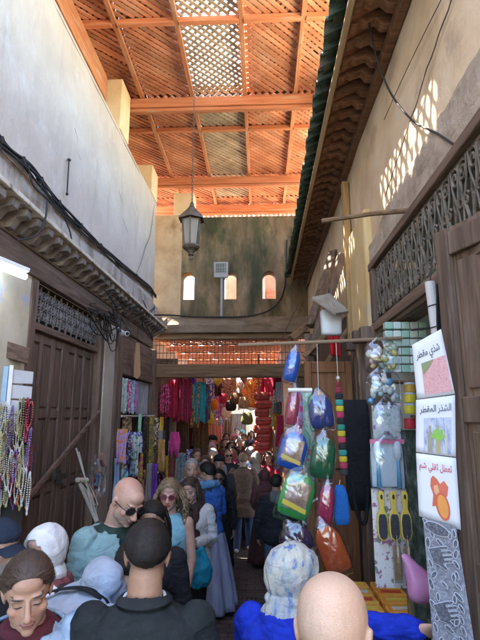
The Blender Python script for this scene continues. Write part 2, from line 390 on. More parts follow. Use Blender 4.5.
for xi, (x0, x1) in enumerate(zip(batx, batx[1:])):
    for yi, (y0, y1) in enumerate(zip(crossy, crossy[1:])):
        mb = MB(); grey = (xi == 2 and y1 < 10.5)
        open_ = grey and y1 < 6.8
        if open_: lattice(mb, x0, x1, y0, y1, LZ, .042, .082, .01, 1)
        else: lattice(mb, x0, x1, y0, y1, LZ, .05, .078, .014, 1)
        mb.build('lattice_panel', LAT_GR if grey else LAT_OR, LR)
MATS_AT = 1
COVER = pmat('dark sun cover above the lattice', [(.12,.05,.025), (.2,.09,.04), (.28,.14,.07)], scale=8, stretch=(6,1,1), rough=.95)  # opaque cover added above the slats to block sun and darken the holes
for xi, (x0, x1) in enumerate(zip(batx, batx[1:])):
    for y0, y1 in ((1.4, 2.6), (2.6, 3.75), (3.75, 4.55), (4.55, 6.66), (6.66, 9.2), (9.2, 11.0)):
        if xi == 2 and y0 in (2.6, 4.55): continue  # gaps left over the grey strip to shape the sun patches
        mb = MB(); mb.bx(x0+.004, x1-.004, y0+.004, y1-.004, LZ+.16, LZ+.175); mb.build('sun_cover', COVER, LR)
for x in batx:
    mb = MB(); mb.bx(x-.03, x+.03, 1.4, 12.42, LZ-.075, LZ-.012); mb.build('batten', WOOD_OR_Y, LR, bevel=.004)
for y in (4.74*LK, 6.89*LK, 2.2):
    mb = MB()
    for a, b in zip(batx, batx[1:]): mb.bx(a+.032, b-.032, y-.035, y+.035, LZ-.085, LZ-.012)
    mb.build('cross_batten', WOOD_OR_X, LR, bevel=.004)
for y, zt in ((6.11*LK, .0), (8.44*LK, .0), (9.7*LK, .0), (10.9*LK, .0)):
    mb = MB(); mb.bx(-2.62, 1.5, y-.075, y+.075, LZ-.235, LZ-.08); mb.build('beam', WOOD_OR_X, LR, bevel=.012)
    mb = MB(); mb.bx(-2.62, 1.5, y-.045, y-.01 if False else y+.045, LZ-.29, LZ-.238); mb.build('beam_moulding', WOOD_OR_X, LR, bevel=.01)
mb = MB(); mb.bx(-2.24, -2.20, 1.4, 6.08, LZ-.46, LZ-.09); mb.build('fascia', WOOD_OR_Y, LR, bevel=.004)
for (x0, x1, y0, y1) in ((-2.40, -1.985, 6.12, 6.56), (-2.40, -1.985, 8.12, 8.58), (.98, 1.3, 6.2, 6.5), (-1.80, -1.38, 9.3, 9.65), (.98, 1.3, 8.3, 8.6)):
    mb = MB(); z0 = 6.06 if x0 < -1.9 else (5.1 if x0 > 0 else 5.9)
    mb.bx(x0, x1, y0, y1, z0, LZ-(.09 if y0 < 8 else .34)); mb.build('post', PL_CREAM, LR, bevel=.015)
# ================================================================== RIGHT BUILDING
RX = .9
RB = thing('eaved_house', 'tan plastered house on the right with carved timber eave and scrolled iron grille', 'house', (3, 5, 0))
m = MB(); m.smooth = True; bumpy(m, 'x', RX, .2, 9.0, 3.16, 4.72, step=.08, amp=.014, seed=21); m.smooth = False
m.build('upper_wall', PL_TAN, RB)
m = MB(); m.bx(RX+.04, 3.2, -1, 9.0, 3.3, 4.70); m.build('wall_core', PL_TAN, RB)
# crumbled bare render above the lintel
m = MB(); G = []; n = 60
for i in range(n+1):
    y = lerp(.3, 3.75, i/n); zt = 3.50+.03*mnoise.noise(V((y*3, 0, 3)))+.02*mnoise.noise(V((y*11, 2, 3)))-(.1*smooth01((y-2.9)/.8))
    G.append([V((RX-.028+.01*mnoise.noise(V((y*4, z*5, 1)))+(.03 if z > .93 else 0), y, lerp(3.20, zt, z))) for z in (0,.15,.3,.45,.6,.75,.9,1)])
m.sheet(G); m.build('bare_render', PL_MAUVE, RB)
# hair cracks and cracks in plaster
m = MB(); pts = [(RX-.02, lerp(1.7, 3.2, t), 3.98-.42*t+.03*mnoise.noise(V((t*9, 0, 0)))) for t in [i/24 for i in range(25)]]
m.tube(pts, .0035, 5); m.build('crack', pmat('crack dark', [(.12,.09,.07)], rough=1), RB)
# grille frame, lintel
GY0, GY1, GZ0, GZ1 = 1.72, 3.6, 2.745, 3.165
m = MB(); m.bx(RX-.05, RX+.1, 1.5, 3.72, GZ1, GZ1+.055); m.build('lintel', WOOD_DK_Y, RB, bevel=.006)
m = MB(); m.bx(RX-.045, RX+.1, 1.5, 3.72, GZ0-.11, GZ0-.003); m.build('lintel', WOOD_DK_Y, RB, bevel=.008)
m = MB(); m.bx(RX-.065, RX-.047, 1.5, 3.7, GZ0-.085, GZ0-.05); m.build('moulding', WOOD_DK_Y, RB, bevel=.004)
m = MB(); m.bx(RX-.045, RX+.1, 3.61, 3.70, GZ0, GZ1-.003); m.build('frame_post', WOOD_DK_Z, RB, bevel=.005)
GRM = pmat('dusty iron grille', [(.07,.055,.042), (.14,.115,.088), (.23,.19,.15)], scale=14, rough=.7, bump=.3)
gr = MB(); x = RX-.01; nc = 10; wd = (GY1-GY0)/nc
for k in range(nc+1):
    gr.tube([(x, GY0+k*wd, GZ0), (x, GY0+k*wd, GZ1)], .008, 6)
for k in range(nc):
    c = GY0+(k+.5)*wd; h = GZ1-GZ0
    for s in (-1, 1):
        scroll(gr, x-.012, c+s*.042, GZ1-.075, .048, s, .007, 1.2)
        scroll(gr, x-.012, c+s*.045, GZ0+.07, .044, s, .007, -1.2)
        scroll(gr, x-.012, c+s*.05, GZ0+h*.5, .034, s, .006, .3)
        gr.tube([(x-.012, c+s*.085, GZ0+.02), (x-.014, c+s*.07, GZ0+.13), (x-.014, c+s*.02, GZ0+.24), (x-.012, c, GZ1-.03)], .007, 5)
        gr.tube([(x-.012, c+s*.085, GZ1-.02), (x-.014, c+s*.075, GZ0+.3), (x-.014, c+s*.03, GZ0+.19), (x-.012, c, GZ0+.03)], .006, 5)
    ring_(gr, x-.014, c, GZ0+h*.5, .02, .006, 12)
gr.tube([(x, GY0, GZ0+.012), (x, GY1, GZ0+.012)], .009, 6); gr.tube([(x, GY0, GZ1-.012), (x, GY1, GZ1-.012)], .009, 6)
gr.build('scroll_grille', GRM, RB)
# ------------------------------------------------ eave
EBR = wood('brown eave timber', [(.13,.06,.03), (.22,.11,.055), (.3,.165,.09)], 0)
m = MB(); m.prism([(.535,4.475),(.575,4.475),(.60,4.56),(.56,4.56)], (0,.6,0), (1,0,0), (0,0,1), (0,8.3,0)); m.build('eave_edge_board', wood('pale edge board', [(.3,.22,.13),(.42,.32,.2),(.5,.4,.27)], 1), RB, bevel=.005)
m = MB(); m.prism([(.575,4.585),(.9,4.74),(.9,4.77),(.56,4.60)], (0,.6,0), (1,0,0), (0,0,1), (0,8.3,0)); m.build('eave_boarding', EBR, RB)
y = .75; 
while y < 8.8:
    b = MB(); w = .075
    b.prism([(.895,4.735),(.895,4.52),(.80,4.53),(.765,4.575),(.70,4.55),(.66,4.565),(.645,4.535),(.60,4.52),(.585,4.545),(.585,4.583)], (0,y,0), (1,0,0), (0,0,1), (0,w,0))
    b.jit(.012, 8); b.build('eave_corbel', EBR, RB, bevel=.007)
    b = MB(); b.prism([(.585,4.572),(.88,4.712),(.88,4.69),(.80,4.66),(.7,4.605),(.585,4.545)], (0,y+w+.006,0), (1,0,0), (0,0,1), (0,.078,0)); 
    b.build('eave_infill', wood_in if 'wood_in' in globals() else globals().setdefault('wood_in', wood('red clay infill', [(.17,.07,.035),(.28,.125,.065),(.34,.18,.1)], 0)), RB, bevel=.004)
    y += .165+rnd(-.008,.008)
m = MB(); m.bx(RX-.06, RX-.001, .6, 8.9, 4.44, 4.515); m.build('eave_wall_plate', EBR, RB, bevel=.008)
GT = pmat('green glazed roof tile', [(.02,.045,.03), (.045,.085,.055), (.1,.13,.08)], scale=9, rough=.3, bump=.3, stain=((.13,.11,.08), 5, .55, .68, (1,1,1)))
m = MB(); m.smooth = True; y = .6
while y < 8.9:
    for r in range(5):
        x0 = .46+r*.26+rnd(-.012,.012); z0 = 4.60+(x0-.46)*.5; rr = .068+rnd(-.004,.004)
        A = []; 
        for (xx, zz, q) in ((x0, z0, 1.12), (x0+.3, z0+.14, .92)):
            A.append([V((xx, y+rr*q*math.cos(t), zz+.02+rr*q*math.sin(t))) for t in [math.pi*j/8 for j in range(9)]]+[V((xx, y+rr*.78*q*math.cos(t), zz+.02+rr*.78*q*math.sin(t))) for t in [math.pi*(8-j)/8 for j in range(9)]])
        m.loft(A)
        m.sheet([[V((x0+.03+q*.3, y+.08+p*.05, z0+q*.14+.012*abs(p))) for p in (-1,0,1)] for q in (0,1)])
    y += .16
m.build('roof_tiles', GT, RB)
m = MB(); m.prism([(.6,4.615),(1.8,5.2),(3.2,5.2),(3.2,4.71),(.93,4.71)], (0,.6,0), (1,0,0), (0,0,1), (0,8.3,0)); m.build('roof_deck', PL_CREAM, RB)
m = MB(); m.bx(1.8, 7, -3, 12, 5.0, 5.23); m.build('roof_terrace', PL_CREAM, RB)  # unseen pale terrace added to bounce sunlight up under the lattice
# pilaster, posts
m = MB(); m.smooth = True
PCY = pmat('yellow ochre pilaster plaster', [(.55,.36,.14), (.66,.48,.23), (.7,.55,.32)], scale=2.5, rough=.9, bump=.5, bscale=16, bdist=.012, stain=((.5,.43,.33), 2.4, .54, .7, (1,1,.6)))
m = MB(); m.bx(RX-.06, RX+.1, 3.74, 4.42, 2.62, 3.72); m.build('pilaster', PCY, RB, bevel=.025)
m = MB(); m.bx(RX-.075, RX-.01, 4.52, 4.60, 2.6, 4.36); m.build('wall_post', wood('ochre post', [(.3,.17,.06),(.42,.27,.11),(.5,.34,.16)], 2), RB, bevel=.006)
for (y0, y1, x0) in ((3.62, 3.80, .83), (4.0, 4.12, .80), (4.30, 4.46, .82)):
    m = MB(); m.bx(x0, RX+.06, y0, y1, -.05, 2.70+rnd(-.04,.03)); m.build('shop_post', WOOD_DK_Z, RB, bevel=.008)
for (y0, y1, z0) in ((3.56, 3.66, 2.60), (3.84, 3.94, 2.62), (4.16, 4.25, 2.60)):
    m = MB(); m.bx(.74, RX+.05, y0, y1, z0, z0+.1); m.build('bracket_block', WOOD_DK_Z, RB, bevel=.008)
m = MB(); m.bx(RX-.02, RX+.05, 3.80, 4.0, 0, 2.6); m.bx(RX-.02, RX+.05, 4.13, 4.30, 0, 2.6); m.build('boarding', WOOD_DK_Z, RB)
m = MB(); m.bx(RX, RX+.12, 4.46, 9.0, -.5, 3.2); m.build('lower_wall', WOOD_DK_Z, RB)
for k, y0 in enumerate((4.9, 5.6, 6.4, 7.2, 8.0)):
    m = MB(); m.bx(RX-.05, RX-.002, y0, y0+.5, -.4, 2.55); m.build('shutter', WOOD_DK_Z, RB, bevel=.006)
# ------------------------------------------------ shop interior
m = MB(); m.bx(2.35, 2.4, 1.0, 3.62, 0, 3.16); m.bx(RX+.02, 2.4, 3.64, 3.68, 0, 3.16); m.bx(RX+.12, 2.4, 1.0, 1.04, 0, 3.16); m.bx(RX+.12, 2.4, 1.04, 3.6, 3.2, 3.28)
m.build('shop_interior', pmat('pale shop wall', [(.5,.52,.46), (.62,.64,.58)], rough=.9), RB)
for z in (1.25, 1.65, 2.05, 2.4):
    m = MB(); m.bx(2.0, 2.345, 1.06, 3.6, z-.02, z); m.build('shop_shelf', WOOD_DK_Y, RB)
    m = MB(); m.bx(1.08, 2.0, 3.32, 3.63, z-.02, z); m.build('shop_shelf', WOOD_DK_X, RB)
# near wall pier right of the open leaf (edge of the photo)
m = MB(); m.bx(RX, RX+.12, -1.5, 1.3, 0, 3.16); m.build('pier', WOOD_DK_Z, RB)
# open leaf of the shop door
DL = thing('shop_door_leaf', 'dark panelled wooden door leaf standing open at the right of the poster strip', 'door', (.9, 1.66, 0))
P0, P1 = V((.775, 2.02, 0)), V((.93, 1.62, 0)); d = (P1-P0).normalized(); nrm = V((-d.y*-1, d.x*-1, 0)); nrm = V((d.y, -d.x, 0)); 
if nrm.x > 0: nrm = -nrm
L = (P1-P0).length
def onleaf(mb, a0, a1, z0, z1, t0, t1): mb.prism([(a0,z0),(a1,z0),(a1,z1),(a0,z1)], P0+nrm*t0, d, (0,0,1), nrm*(t1-t0))
m = MB(); onleaf(m, 0, L, .03, 2.83, -.045, 0); m.build('board', WOOD_DK_Z, DL, bevel=.004)
m = MB()
for a0, a1 in ((.002,.075), (L-.075, L-.002)): onleaf(m, a0, a1, .04, 2.82, .001, .03)
for z in (.05, .75, 1.42, 2.02, 2.70): onleaf(m, .077, L-.077, z, z+.1, .001, .028)
m.build('rails', WOOD_DK_Z, DL, bevel=.006)
m = MB()
for z0, z1 in zip((.05,.75,1.42,2.02), (.75,1.42,2.02,2.70)): onleaf(m, .1, L-.1, z0+.13, z1-.03, .001, .014)
m.build('panels', WOOD_DK_Z, DL, bevel=.008)
# brown shutter facing the camera
m = MB(); sh = thing('brown_shutter', 'red brown panelled shutter standing open behind the hanging bath mitts', 'shutter', (.6, 4.32, -.05))
m.bx(.38, .80, 4.32, 4.36, -.02, 2.52); m.build('board', WOOD_RED_Z, sh, bevel=.004)
m = MB()
for a0, a1 in ((.382,.44), (.74,.798)): m.bx(a0, a1, 4.295, 4.319, 0, 2.515)
for z in (.02, .9, 1.6, 2.42): m.bx(.442, .738, 4.297, 4.319, z, z+.09)
m.build('rails', WOOD_RED_Z, sh, bevel=.006)
# timbers jutting over the lane
tm = thing('timber_bracket', 'rough old timber braces jutting from the right wall beside the yellow pilaster', 'braces', (.85, 4.9, 2.7))
for p, q, w in (((.88,5.0,3.75),(.50,4.9,2.65),.1), ((.88,5.5,3.95),(.55,5.2,3.0),.11), ((.90,4.8,3.1),(.42,4.8,2.62),.06), ((.9,5.9,3.4),(.35,5.7,2.95),.09), ((.52,5.1,2.9),(.48,5.0,-.05),.10), ((.9,4.75,2.95),(.6,4.7,2.5),.05)):
    mb = MB(); mb.beam(p, q, w, w*.8); mb.build('timber', WOOD_DK_X if w < .1 else WOOD_DK_Z, tm, bevel=.008)
# ================================================================== MOSSY CROSS WALL
MOSS = pmat('mossy stained wall', [(.14,.095,.05), (.27,.18,.1), (.38,.27,.16)], scale=2.2, rough=.95, bump=.8, bscale=18, bdist=.02, stretch=(1.3,1,.45),
    stain=((.055,.056,.03), 2.2, .38, .64, (1.2,1,.4)), stain2=((.065,.08,.03), 3.6, .54, .68, (1.2,1,.45)))
MW = thing('archway_wall', 'mossy stained wall with three small arched windows bridging the alley below the lattice', 'wall', (-.6, 9.15, 3.5))
def archwall(mb, x0, x1, z0, z1, arches, y, th):
    def R(a, b, c, d_): mb.prism([(a,c),(b,c),(b,d_),(a,d_)], (0,y,0), (1,0,0), (0,0,1), (0,th,0))
    xs_ = x0
    zs0 = min(a[2] for a in arches); zs1 = max(a[3] for a in arches)+.02
    R(x0, x1, z0, zs0); 
    for (cx, hw, zb, zt) in arches:
        R(xs_, cx-hw, zs0, zs1)
        sp = zt-hw; arc = [(cx+hw*math.cos(t), sp+hw*math.sin(t)) for t in [math.pi*j/10 for j in range(11)]]
        half = len(arc)//2
        mb.prism([(cx+hw, zs1)]+[(cx+hw, sp)]+arc[1:half+1]+[(cx, zs1)], (0,y,0), (1,0,0), (0,0,1), (0,th,0))
        mb.prism([(cx, zs1)]+arc[half:-1]+[(cx-hw, sp)]+[(cx-hw, zs1)], (0,y,0), (1,0,0), (0,0,1), (0,th,0))
        xs_ = cx+hw
    R(xs_, x1, zs0, zs1); 
    R(x0, x1, zs1, z1)
m = MB(); archwall(m, -1.55, 1.2, 3.86, 5.93, [(-1.42,.125,4.24,4.80),(-.60,.125,4.27,4.80),(.16,.13,4.27,4.80)], 9.0, .3); m.build('mossy_face', MOSS, MW)
TANW = pmat('orange tan plaster', [(.42,.27,.14), (.54,.37,.21), (.6,.45,.28)], scale=3, rough=.93, bump=.6, bscale=18, bdist=.012, stain=((.3,.19,.1), 3, .57, .7, (1,1,.5)))
m = MB(); m.bx(-2.6, -1.553, 8.99, 9.3, 3.86, 5.98); m.build('tan_face', TANW, MW)
m = MB(); G = []
for i in range(29):
    x = lerp(-2.1, 1.0, i/28); G.append([V((x, 8.80+rnd(-.01,.01), 3.56)), V((x, 8.76+rnd(-.02,.02), 3.7)), V((x, 8.80, 3.85)), V((x, 8.99, 3.88))])
m.sheet(G); m.bx(-2.1, 1.0, 8.83, 9.6, 3.56, 3.855); m.build('floor_slab', pmat('stained slab plaster', [(.16,.11,.07), (.25,.18,.12), (.34,.26,.18)], scale=4, stretch=(.5,1,2), bump=.8, bscale=14, bdist=.02, rough=.95), MW)
m = MB(); m.bx(-2.1, 1.0, 8.92, 9.1, 3.46, 3.555); m.build('soffit_beam', WOOD_DK_X, MW)
m = MB(); m.bx(-2.1, .85, 8.86, 9.08, 2.73, 2.975); m.build('lower_beam', WOOD_DK_X, MW, bevel=.015)
m = MB()
for i in range(40): m.tube([(-2.0+i*.07, 8.98, 2.98), (-2.0+i*.07, 8.98, 3.47)], .006, 5)
for z in (3.05, 3.2, 3.35): m.tube([(-2.05, 8.985, z), (.8, 8.985, z)], .007, 5)
m.build('iron_mesh', IRON, MW)
# jambs of passage
for x0, x1 in ((-2.12, -1.95), (.60, .85)):
    m = MB(); m.bx(x0, x1, 8.9, 9.1, -.5, 2.728); m.build('jamb', WOOD_DK_Z, MW, bevel=.01)
# ================================================================== BEYOND
B1 = thing('orange_house', 'pinkish orange rendered house seen through the arched openings behind the mossy wall', 'house', (0, 13.4, 0))
ORP = pmat('salmon orange plaster', [(.5,.21,.12), (.62,.3,.18), (.68,.4,.27)], scale=2.5, rough=.92, bump=.4, bscale=15, bdist=.01)
m = MB(); m.bx(-1.0, 2.4, 13.2, 13.5, 3.7, 6.4); m.build('wall', ORP, B1)
for x in (-.62, .15, .9):
    mb = MB(); mb.bx(x, x+.24, 13.17, 13.199, 4.9, 5.5); mb.build('window', WOOD_OR_X, B1)
m = MB(); m.bx(-.05, .12, 12.9, 13.19, 4.2, 6.0); m.build('pier', PL_WHITE, B1)
# right corridor wall (salmon), left corridor wall
RC = thing('salmon_wall', 'salmon plastered wall on the right of the covered market passage', 'wall', (.6, 12, 0))
m = MB(); m.bx(.42, .9, 9.5, 15.5, -.5, 3.5); m.build('wall', ORP, RC)
LC = thing('stall_row_wall', 'tan stall row with wooden awnings along the left of the covered passage', 'stall', (-2.2, 13, 0))
m = MB(); m.bx(-2.4, -2.2, 9.3, 21, -.5, 3.6); m.build('wall', PL_TAN, LC)
for y0 in (9.9, 11.6, 13.4, 15.2, 17, 19):
    mb = MB(); mb.bx(-2.2, -1.75, y0, y0+.1, -.5, 3.2); mb.build('partition', WOOD_DK_Z, LC)
    mb = MB(); mb.bx(-2.19, -1.55, y0+.1, y0+1.5, 2.75, 2.8); mb.build('awning', WOOD_DK_Y, LC)
EC = thing('end_house', 'pale sunlit house closing the far end of the market passage', 'house', (-1, 22, 0))
m = MB(); m.bx(-4, 3, 21.5, 22.5, -.3, 3.05); m.build('wall', PL_CREAM, EC)
m = MB(); m.bx(-1.5, -.7, 21.4, 21.49, -.2, 2.1); m.build('door', WOOD_DK_Z, EC)
LAT_BR = pmat('brown roof slats', [(.26,.12,.06),(.4,.2,.1),(.5,.28,.16)], scale=2.5, rough=.8, bump=.3, island=.3)
CR = thing('passage_roof', 'low brown slatted roof over the far market passage behind the iron mesh', 'roof', (-.6, 13, 3.6))
for y0, y1 in ((9.5, 11.2), (11.2, 12.7), (12.7, 14.2), (14.2, 15.6), (15.6, 17.2), (17.2, 18.7)):
    for x0, x1 in ((-2.8,-2.1),(-2.1,-1.4),(-1.4,-.7),(-.7,0),(0,.7)):
        mb = MB(); lattice(mb, x0, x1, y0, y1, 3.66, .07, .15, .014, 1); mb.build('lattice_panel', LAT_BR, CR)
for y in (9.7, 11.2, 12.7, 14.2, 15.6, 17.2, 18.7):
    mb = MB(); mb.bx(-2.8, .75, y-.05, y+.05, 3.53, 3.64); mb.build('beam', WOOD_OR_X, CR)
# high parapets that close the view left and right of the passage
# ================================================================== PEOPLE
def remeshed(mb, vox, it=3, solid=0):
    me = bpy.data.meshes.new('tmp'); me.from_pydata([tuple(v) for v in mb.v], [], mb.f)
    bm = bmesh.new(); bm.from_mesh(me); bmesh.ops.recalc_face_normals(bm, faces=bm.faces); bm.to_mesh(me); bm.free()
    o = bpy.data.objects.new('tmp', me); COL.objects.link(o)
    if solid:
        md = o.modifiers.new('s', 'SOLIDIFY'); md.thickness = solid; md.offset = 0
    md = o.modifiers.new('r', 'REMESH'); md.mode = 'VOXEL'; md.voxel_size = vox
    if it:
        md = o.modifiers.new('sm', 'SMOOTH'); md.factor = .5; md.iterations = it
    dg = bpy.context.evaluated_depsgraph_get(); dg.update()
    me2 = bpy.data.meshes.new_from_object(o.evaluated_get(dg)); bpy.data.objects.remove(o); bpy.data.meshes.remove(me)
    return me2
def link(name, me, mat, parent, T, smooth=True, fold=0, fsc=(7,7,13), seed=0.0):
    """T maps local reference space to parent space; fold pushes the cloth in and out along its normal"""
    if fold:
        nv = len(me.vertices); co = [0.0]*(nv*3); no = [0.0]*(nv*3)
        me.vertices.foreach_get('co', co); me.vertex_normals.foreach_get('vector', no); nz = mnoise.noise
        a0, a1, a2 = fsc; s0, s1 = seed, seed*1.7; k9 = V((9,9,9))
        for i in range(0, nv*3, 3):
            q = V((co[i]*a0+s0, co[i+1]*a1+s1, co[i+2]*a2))
            w = nz(q+V((nz(q*.6)*1.2, 0, nz(q*.5+k9)*1.2)))
            w2 = abs(nz(q*2.1+k9))
            w = fold*((1-abs(w)*2.4)*.95+.6*nz(q*.45)-.5*(1-w2*3 if w2 < .33 else 0)*(1 if fsc[0] < 10 else .3))
            co[i] += no[i]*w; co[i+1] += no[i+1]*w; co[i+2] += no[i+2]*w
        me.vertices.foreach_set('co', co); me.update()
    me.transform(T)
    me.polygons.foreach_set('use_smooth', [smooth]*len(me.polygons))
    for m_ in (mat if isinstance(mat, (list, tuple)) else [mat]): me.materials.append(m_)
    o = bpy.data.objects.new(name, me); COL.objects.link(o); me.name = name
    if parent: o.parent = parent
    return o

class NX:                                     # tiny node-maths helper
    def __init__(s, nt): s.nt = nt
    def m(s, op, a, b=None, c=None):
        n = s.nt.nodes.new('ShaderNodeMath'); n.operation = op
        for i, x in enumerate((a, b, c)):
            if x is None: continue
            if isinstance(x, (int, float)): n.inputs[i].default_value = x
            else: s.nt.links.new(x, n.inputs[i])
        return n.outputs[0]
    def step(s, x, lo, hi):
        n = s.nt.nodes.new('ShaderNodeMapRange'); n.interpolation_type = 'SMOOTHSTEP'
        s.nt.links.new(x, n.inputs[0]); n.inputs[1].default_value = lo; n.inputs[2].default_value = hi; return n.outputs[0]
    def ell(s, x, z, cx, cz, rx, rz, soft=.25):
        a = s.m('DIVIDE', s.m('SUBTRACT', x, cx), rx); b = s.m('DIVIDE', s.m('SUBTRACT', z, cz), rz)
        return s.step(s.m('ADD', s.m('MULTIPLY', a, a), s.m('MULTIPLY', b, b)), 1+soft, 1-soft)
    def mix(s, f, a, col):
        n = s.nt.nodes.new('ShaderNodeMix'); n.data_type = 'RGBA'; s.nt.links.new(f, n.inputs[0]); s.nt.links.new(a, n.inputs[6])
        if isinstance(col, tuple): n.inputs[7].default_value = (*col, 1)
        else: s.nt.links.new(col, n.inputs[7])
        return n.outputs[2]
def skin_mat(tone, brow=(.03,.02,.015), lips=(.32,.13,.11), eyes='open', scalp=None, plane=(-.06,.84), beard=None, lens=False):
    m = pmat('skin', [tuple(c*.88 for c in tone), tone, (min(1, tone[0]*1.08), tone[1]*1.03, tone[2]*1.02)], scale=22, rough=.52, bump=.45, bscale=210, bdist=.0025, spec=.42, sss=.05, stain=((tone[0]*.86, tone[1]*.72, tone[2]*.66), 9, .5, .72, (1,1,1)), stain2=((tone[0]*.7, tone[1]*.58, tone[2]*.52), 70, .66, .74, (1,1,1)))
    nt = m.node_tree; x = NX(nt); b = nt.nodes['Principled BSDF']; col = b.inputs['Base Color'].links[0].from_socket
    at_ = nt.nodes.new('ShaderNodeAttribute'); at_.attribute_name = 'hl'
    sp = nt.nodes.new('ShaderNodeSeparateXYZ'); nt.links.new(at_.outputs['Vector'], sp.inputs[0])
    X, Y, Z = sp.outputs; AX = x.m('ABSOLUTE', X); fr = x.step(Y, .03, .045)
    def paint(mask, c, front=True):
        nonlocal col
        col = x.mix(x.m('MULTIPLY', mask, fr) if front else mask, col, c)
    red = (min(1, tone[0]*.98), tone[1]*.72, tone[2]*.68)
    paint(x.m('MULTIPLY', x.ell(AX, Z, .04, -.03, .022, .02, .9), .35), red)
    paint(x.m('MULTIPLY', x.ell(X, Z, 0, -.036, .012, .014, .8), .35), red)
    sock = tuple(c*.62 for c in tone)
    paint(x.m('MULTIPLY', x.ell(AX, Z, .031, .002, .02, .014, .6), .6), sock)
    if beard: 
        bm_ = x.m('MULTIPLY', x.step(Z, -.035, -.055), x.step(x.m('ADD', x.m('MULTIPLY', Y, 1), .0), -.03, .02)); paint(x.m('MULTIPLY', bm_, x.step(Z, -.15, -.12)), beard, False)
    if eyes == 'open':
        paint(x.ell(AX, Z, .031, .001, .0165, .0075, .3), (.03,.02,.018))
        paint(x.ell(AX, Z, .031, -.0005, .0145, .0052, .3), (.62,.58,.55))
        paint(x.m('MULTIPLY', x.ell(AX, Z, .031, 0, .0058, .0062, .2), x.ell(AX, Z, .031, -.0005, .0145, .0056, .3)), (.03,.017,.01))
    else:
        paint(x.ell(AX, Z, .031, -.005, .016, .0026, .4), (.03,.02,.018))
        paint(x.m('MULTIPLY', x.ell(AX, Z, .031, .005, .016, .0018, .6), .5), sock)
    paint(x.ell(AX, x.m('ADD', Z, x.m('MULTIPLY', AX, -.12)), .033, .0185, .019, .0034, .8), brow)
    paint(x.ell(X, Z, 0, -.0665, .025, .0105, .3), lips)
    paint(x.ell(X, Z, 0, -.0668, .0245, .0014, .5), tuple(c*.3 for c in lips))
    paint(x.ell(AX, Z, .0075, -.0455, .0042, .0026, .5), tuple(c*.25 for c in tone))
    if scalp:
        d = x.m('SUBTRACT', x.m('SUBTRACT', Z, plane[0]), x.m('MULTIPLY', x.m('ADD', Y, .09), plane[1]))
        sc, soft = scalp[0], scalp[1]
        tcs = nt.nodes.new('ShaderNodeTexCoord'); ns = nt.nodes.new('ShaderNodeTexNoise'); ns.inputs['Scale'].default_value = 700; ns.inputs['Detail'].default_value = 2; nt.links.new(tcs.outputs['Object'], ns.inputs['Vector'])
        gr_ = x.step(ns.outputs['Fac'], .38, .6); g2 = x.step(d, soft*.5, soft*1.6)
        cov = x.m('MAXIMUM', x.m('MULTIPLY', gr_, scalp[2] if len(scalp) > 2 else 1.0), x.m('MULTIPLY', g2, scalp[3] if len(scalp) > 3 else 1.0))
        paint(x.m('MULTIPLY', x.m('MULTIPLY', x.m('MULTIPLY', x.step(d, -.012, soft), x.step(Z, -.5, -.3)), cov), .95), sc, False)
    nt.links.new(col, b.inputs['Base Color'])
    return m

def ringpts(c, r, f, w, d, n=20, pw=2.3):
    out = []
    for j in range(n):
        t = 2*math.pi*j/n; ct, st = math.cos(t), math.sin(t)
        out.append(c+r*(w*math.copysign(abs(ct)**(2/pw), ct))+f*(d*math.copysign(abs(st)**(2/pw), st)))
    return out
def limb(mb, pts, rads, n=12, round_=True):
    P = [V(p) for p in pts]; R = list(rads)
    if round_:
        d0 = (P[0]-P[1]).normalized(); d1 = (P[-1]-P[-2]).normalized()
        P = [P[0]+d0*R[0]*.9, P[0]+d0*R[0]*.55]+P+[P[-1]+d1*R[-1]*.55, P[-1]+d1*R[-1]*.9]
        R = [R[0]*.35, R[0]*.82]+R+[R[-1]*.82, R[-1]*.35]
    mb.tube(P, R, n)
def Rx(a): return Matrix.Rotation(math.radians(a), 3, 'X')
def Ry(a): return Matrix.Rotation(math.radians(a), 3, 'Y')
def Rz(a): return Matrix.Rotation(math.radians(a), 3, 'Z')

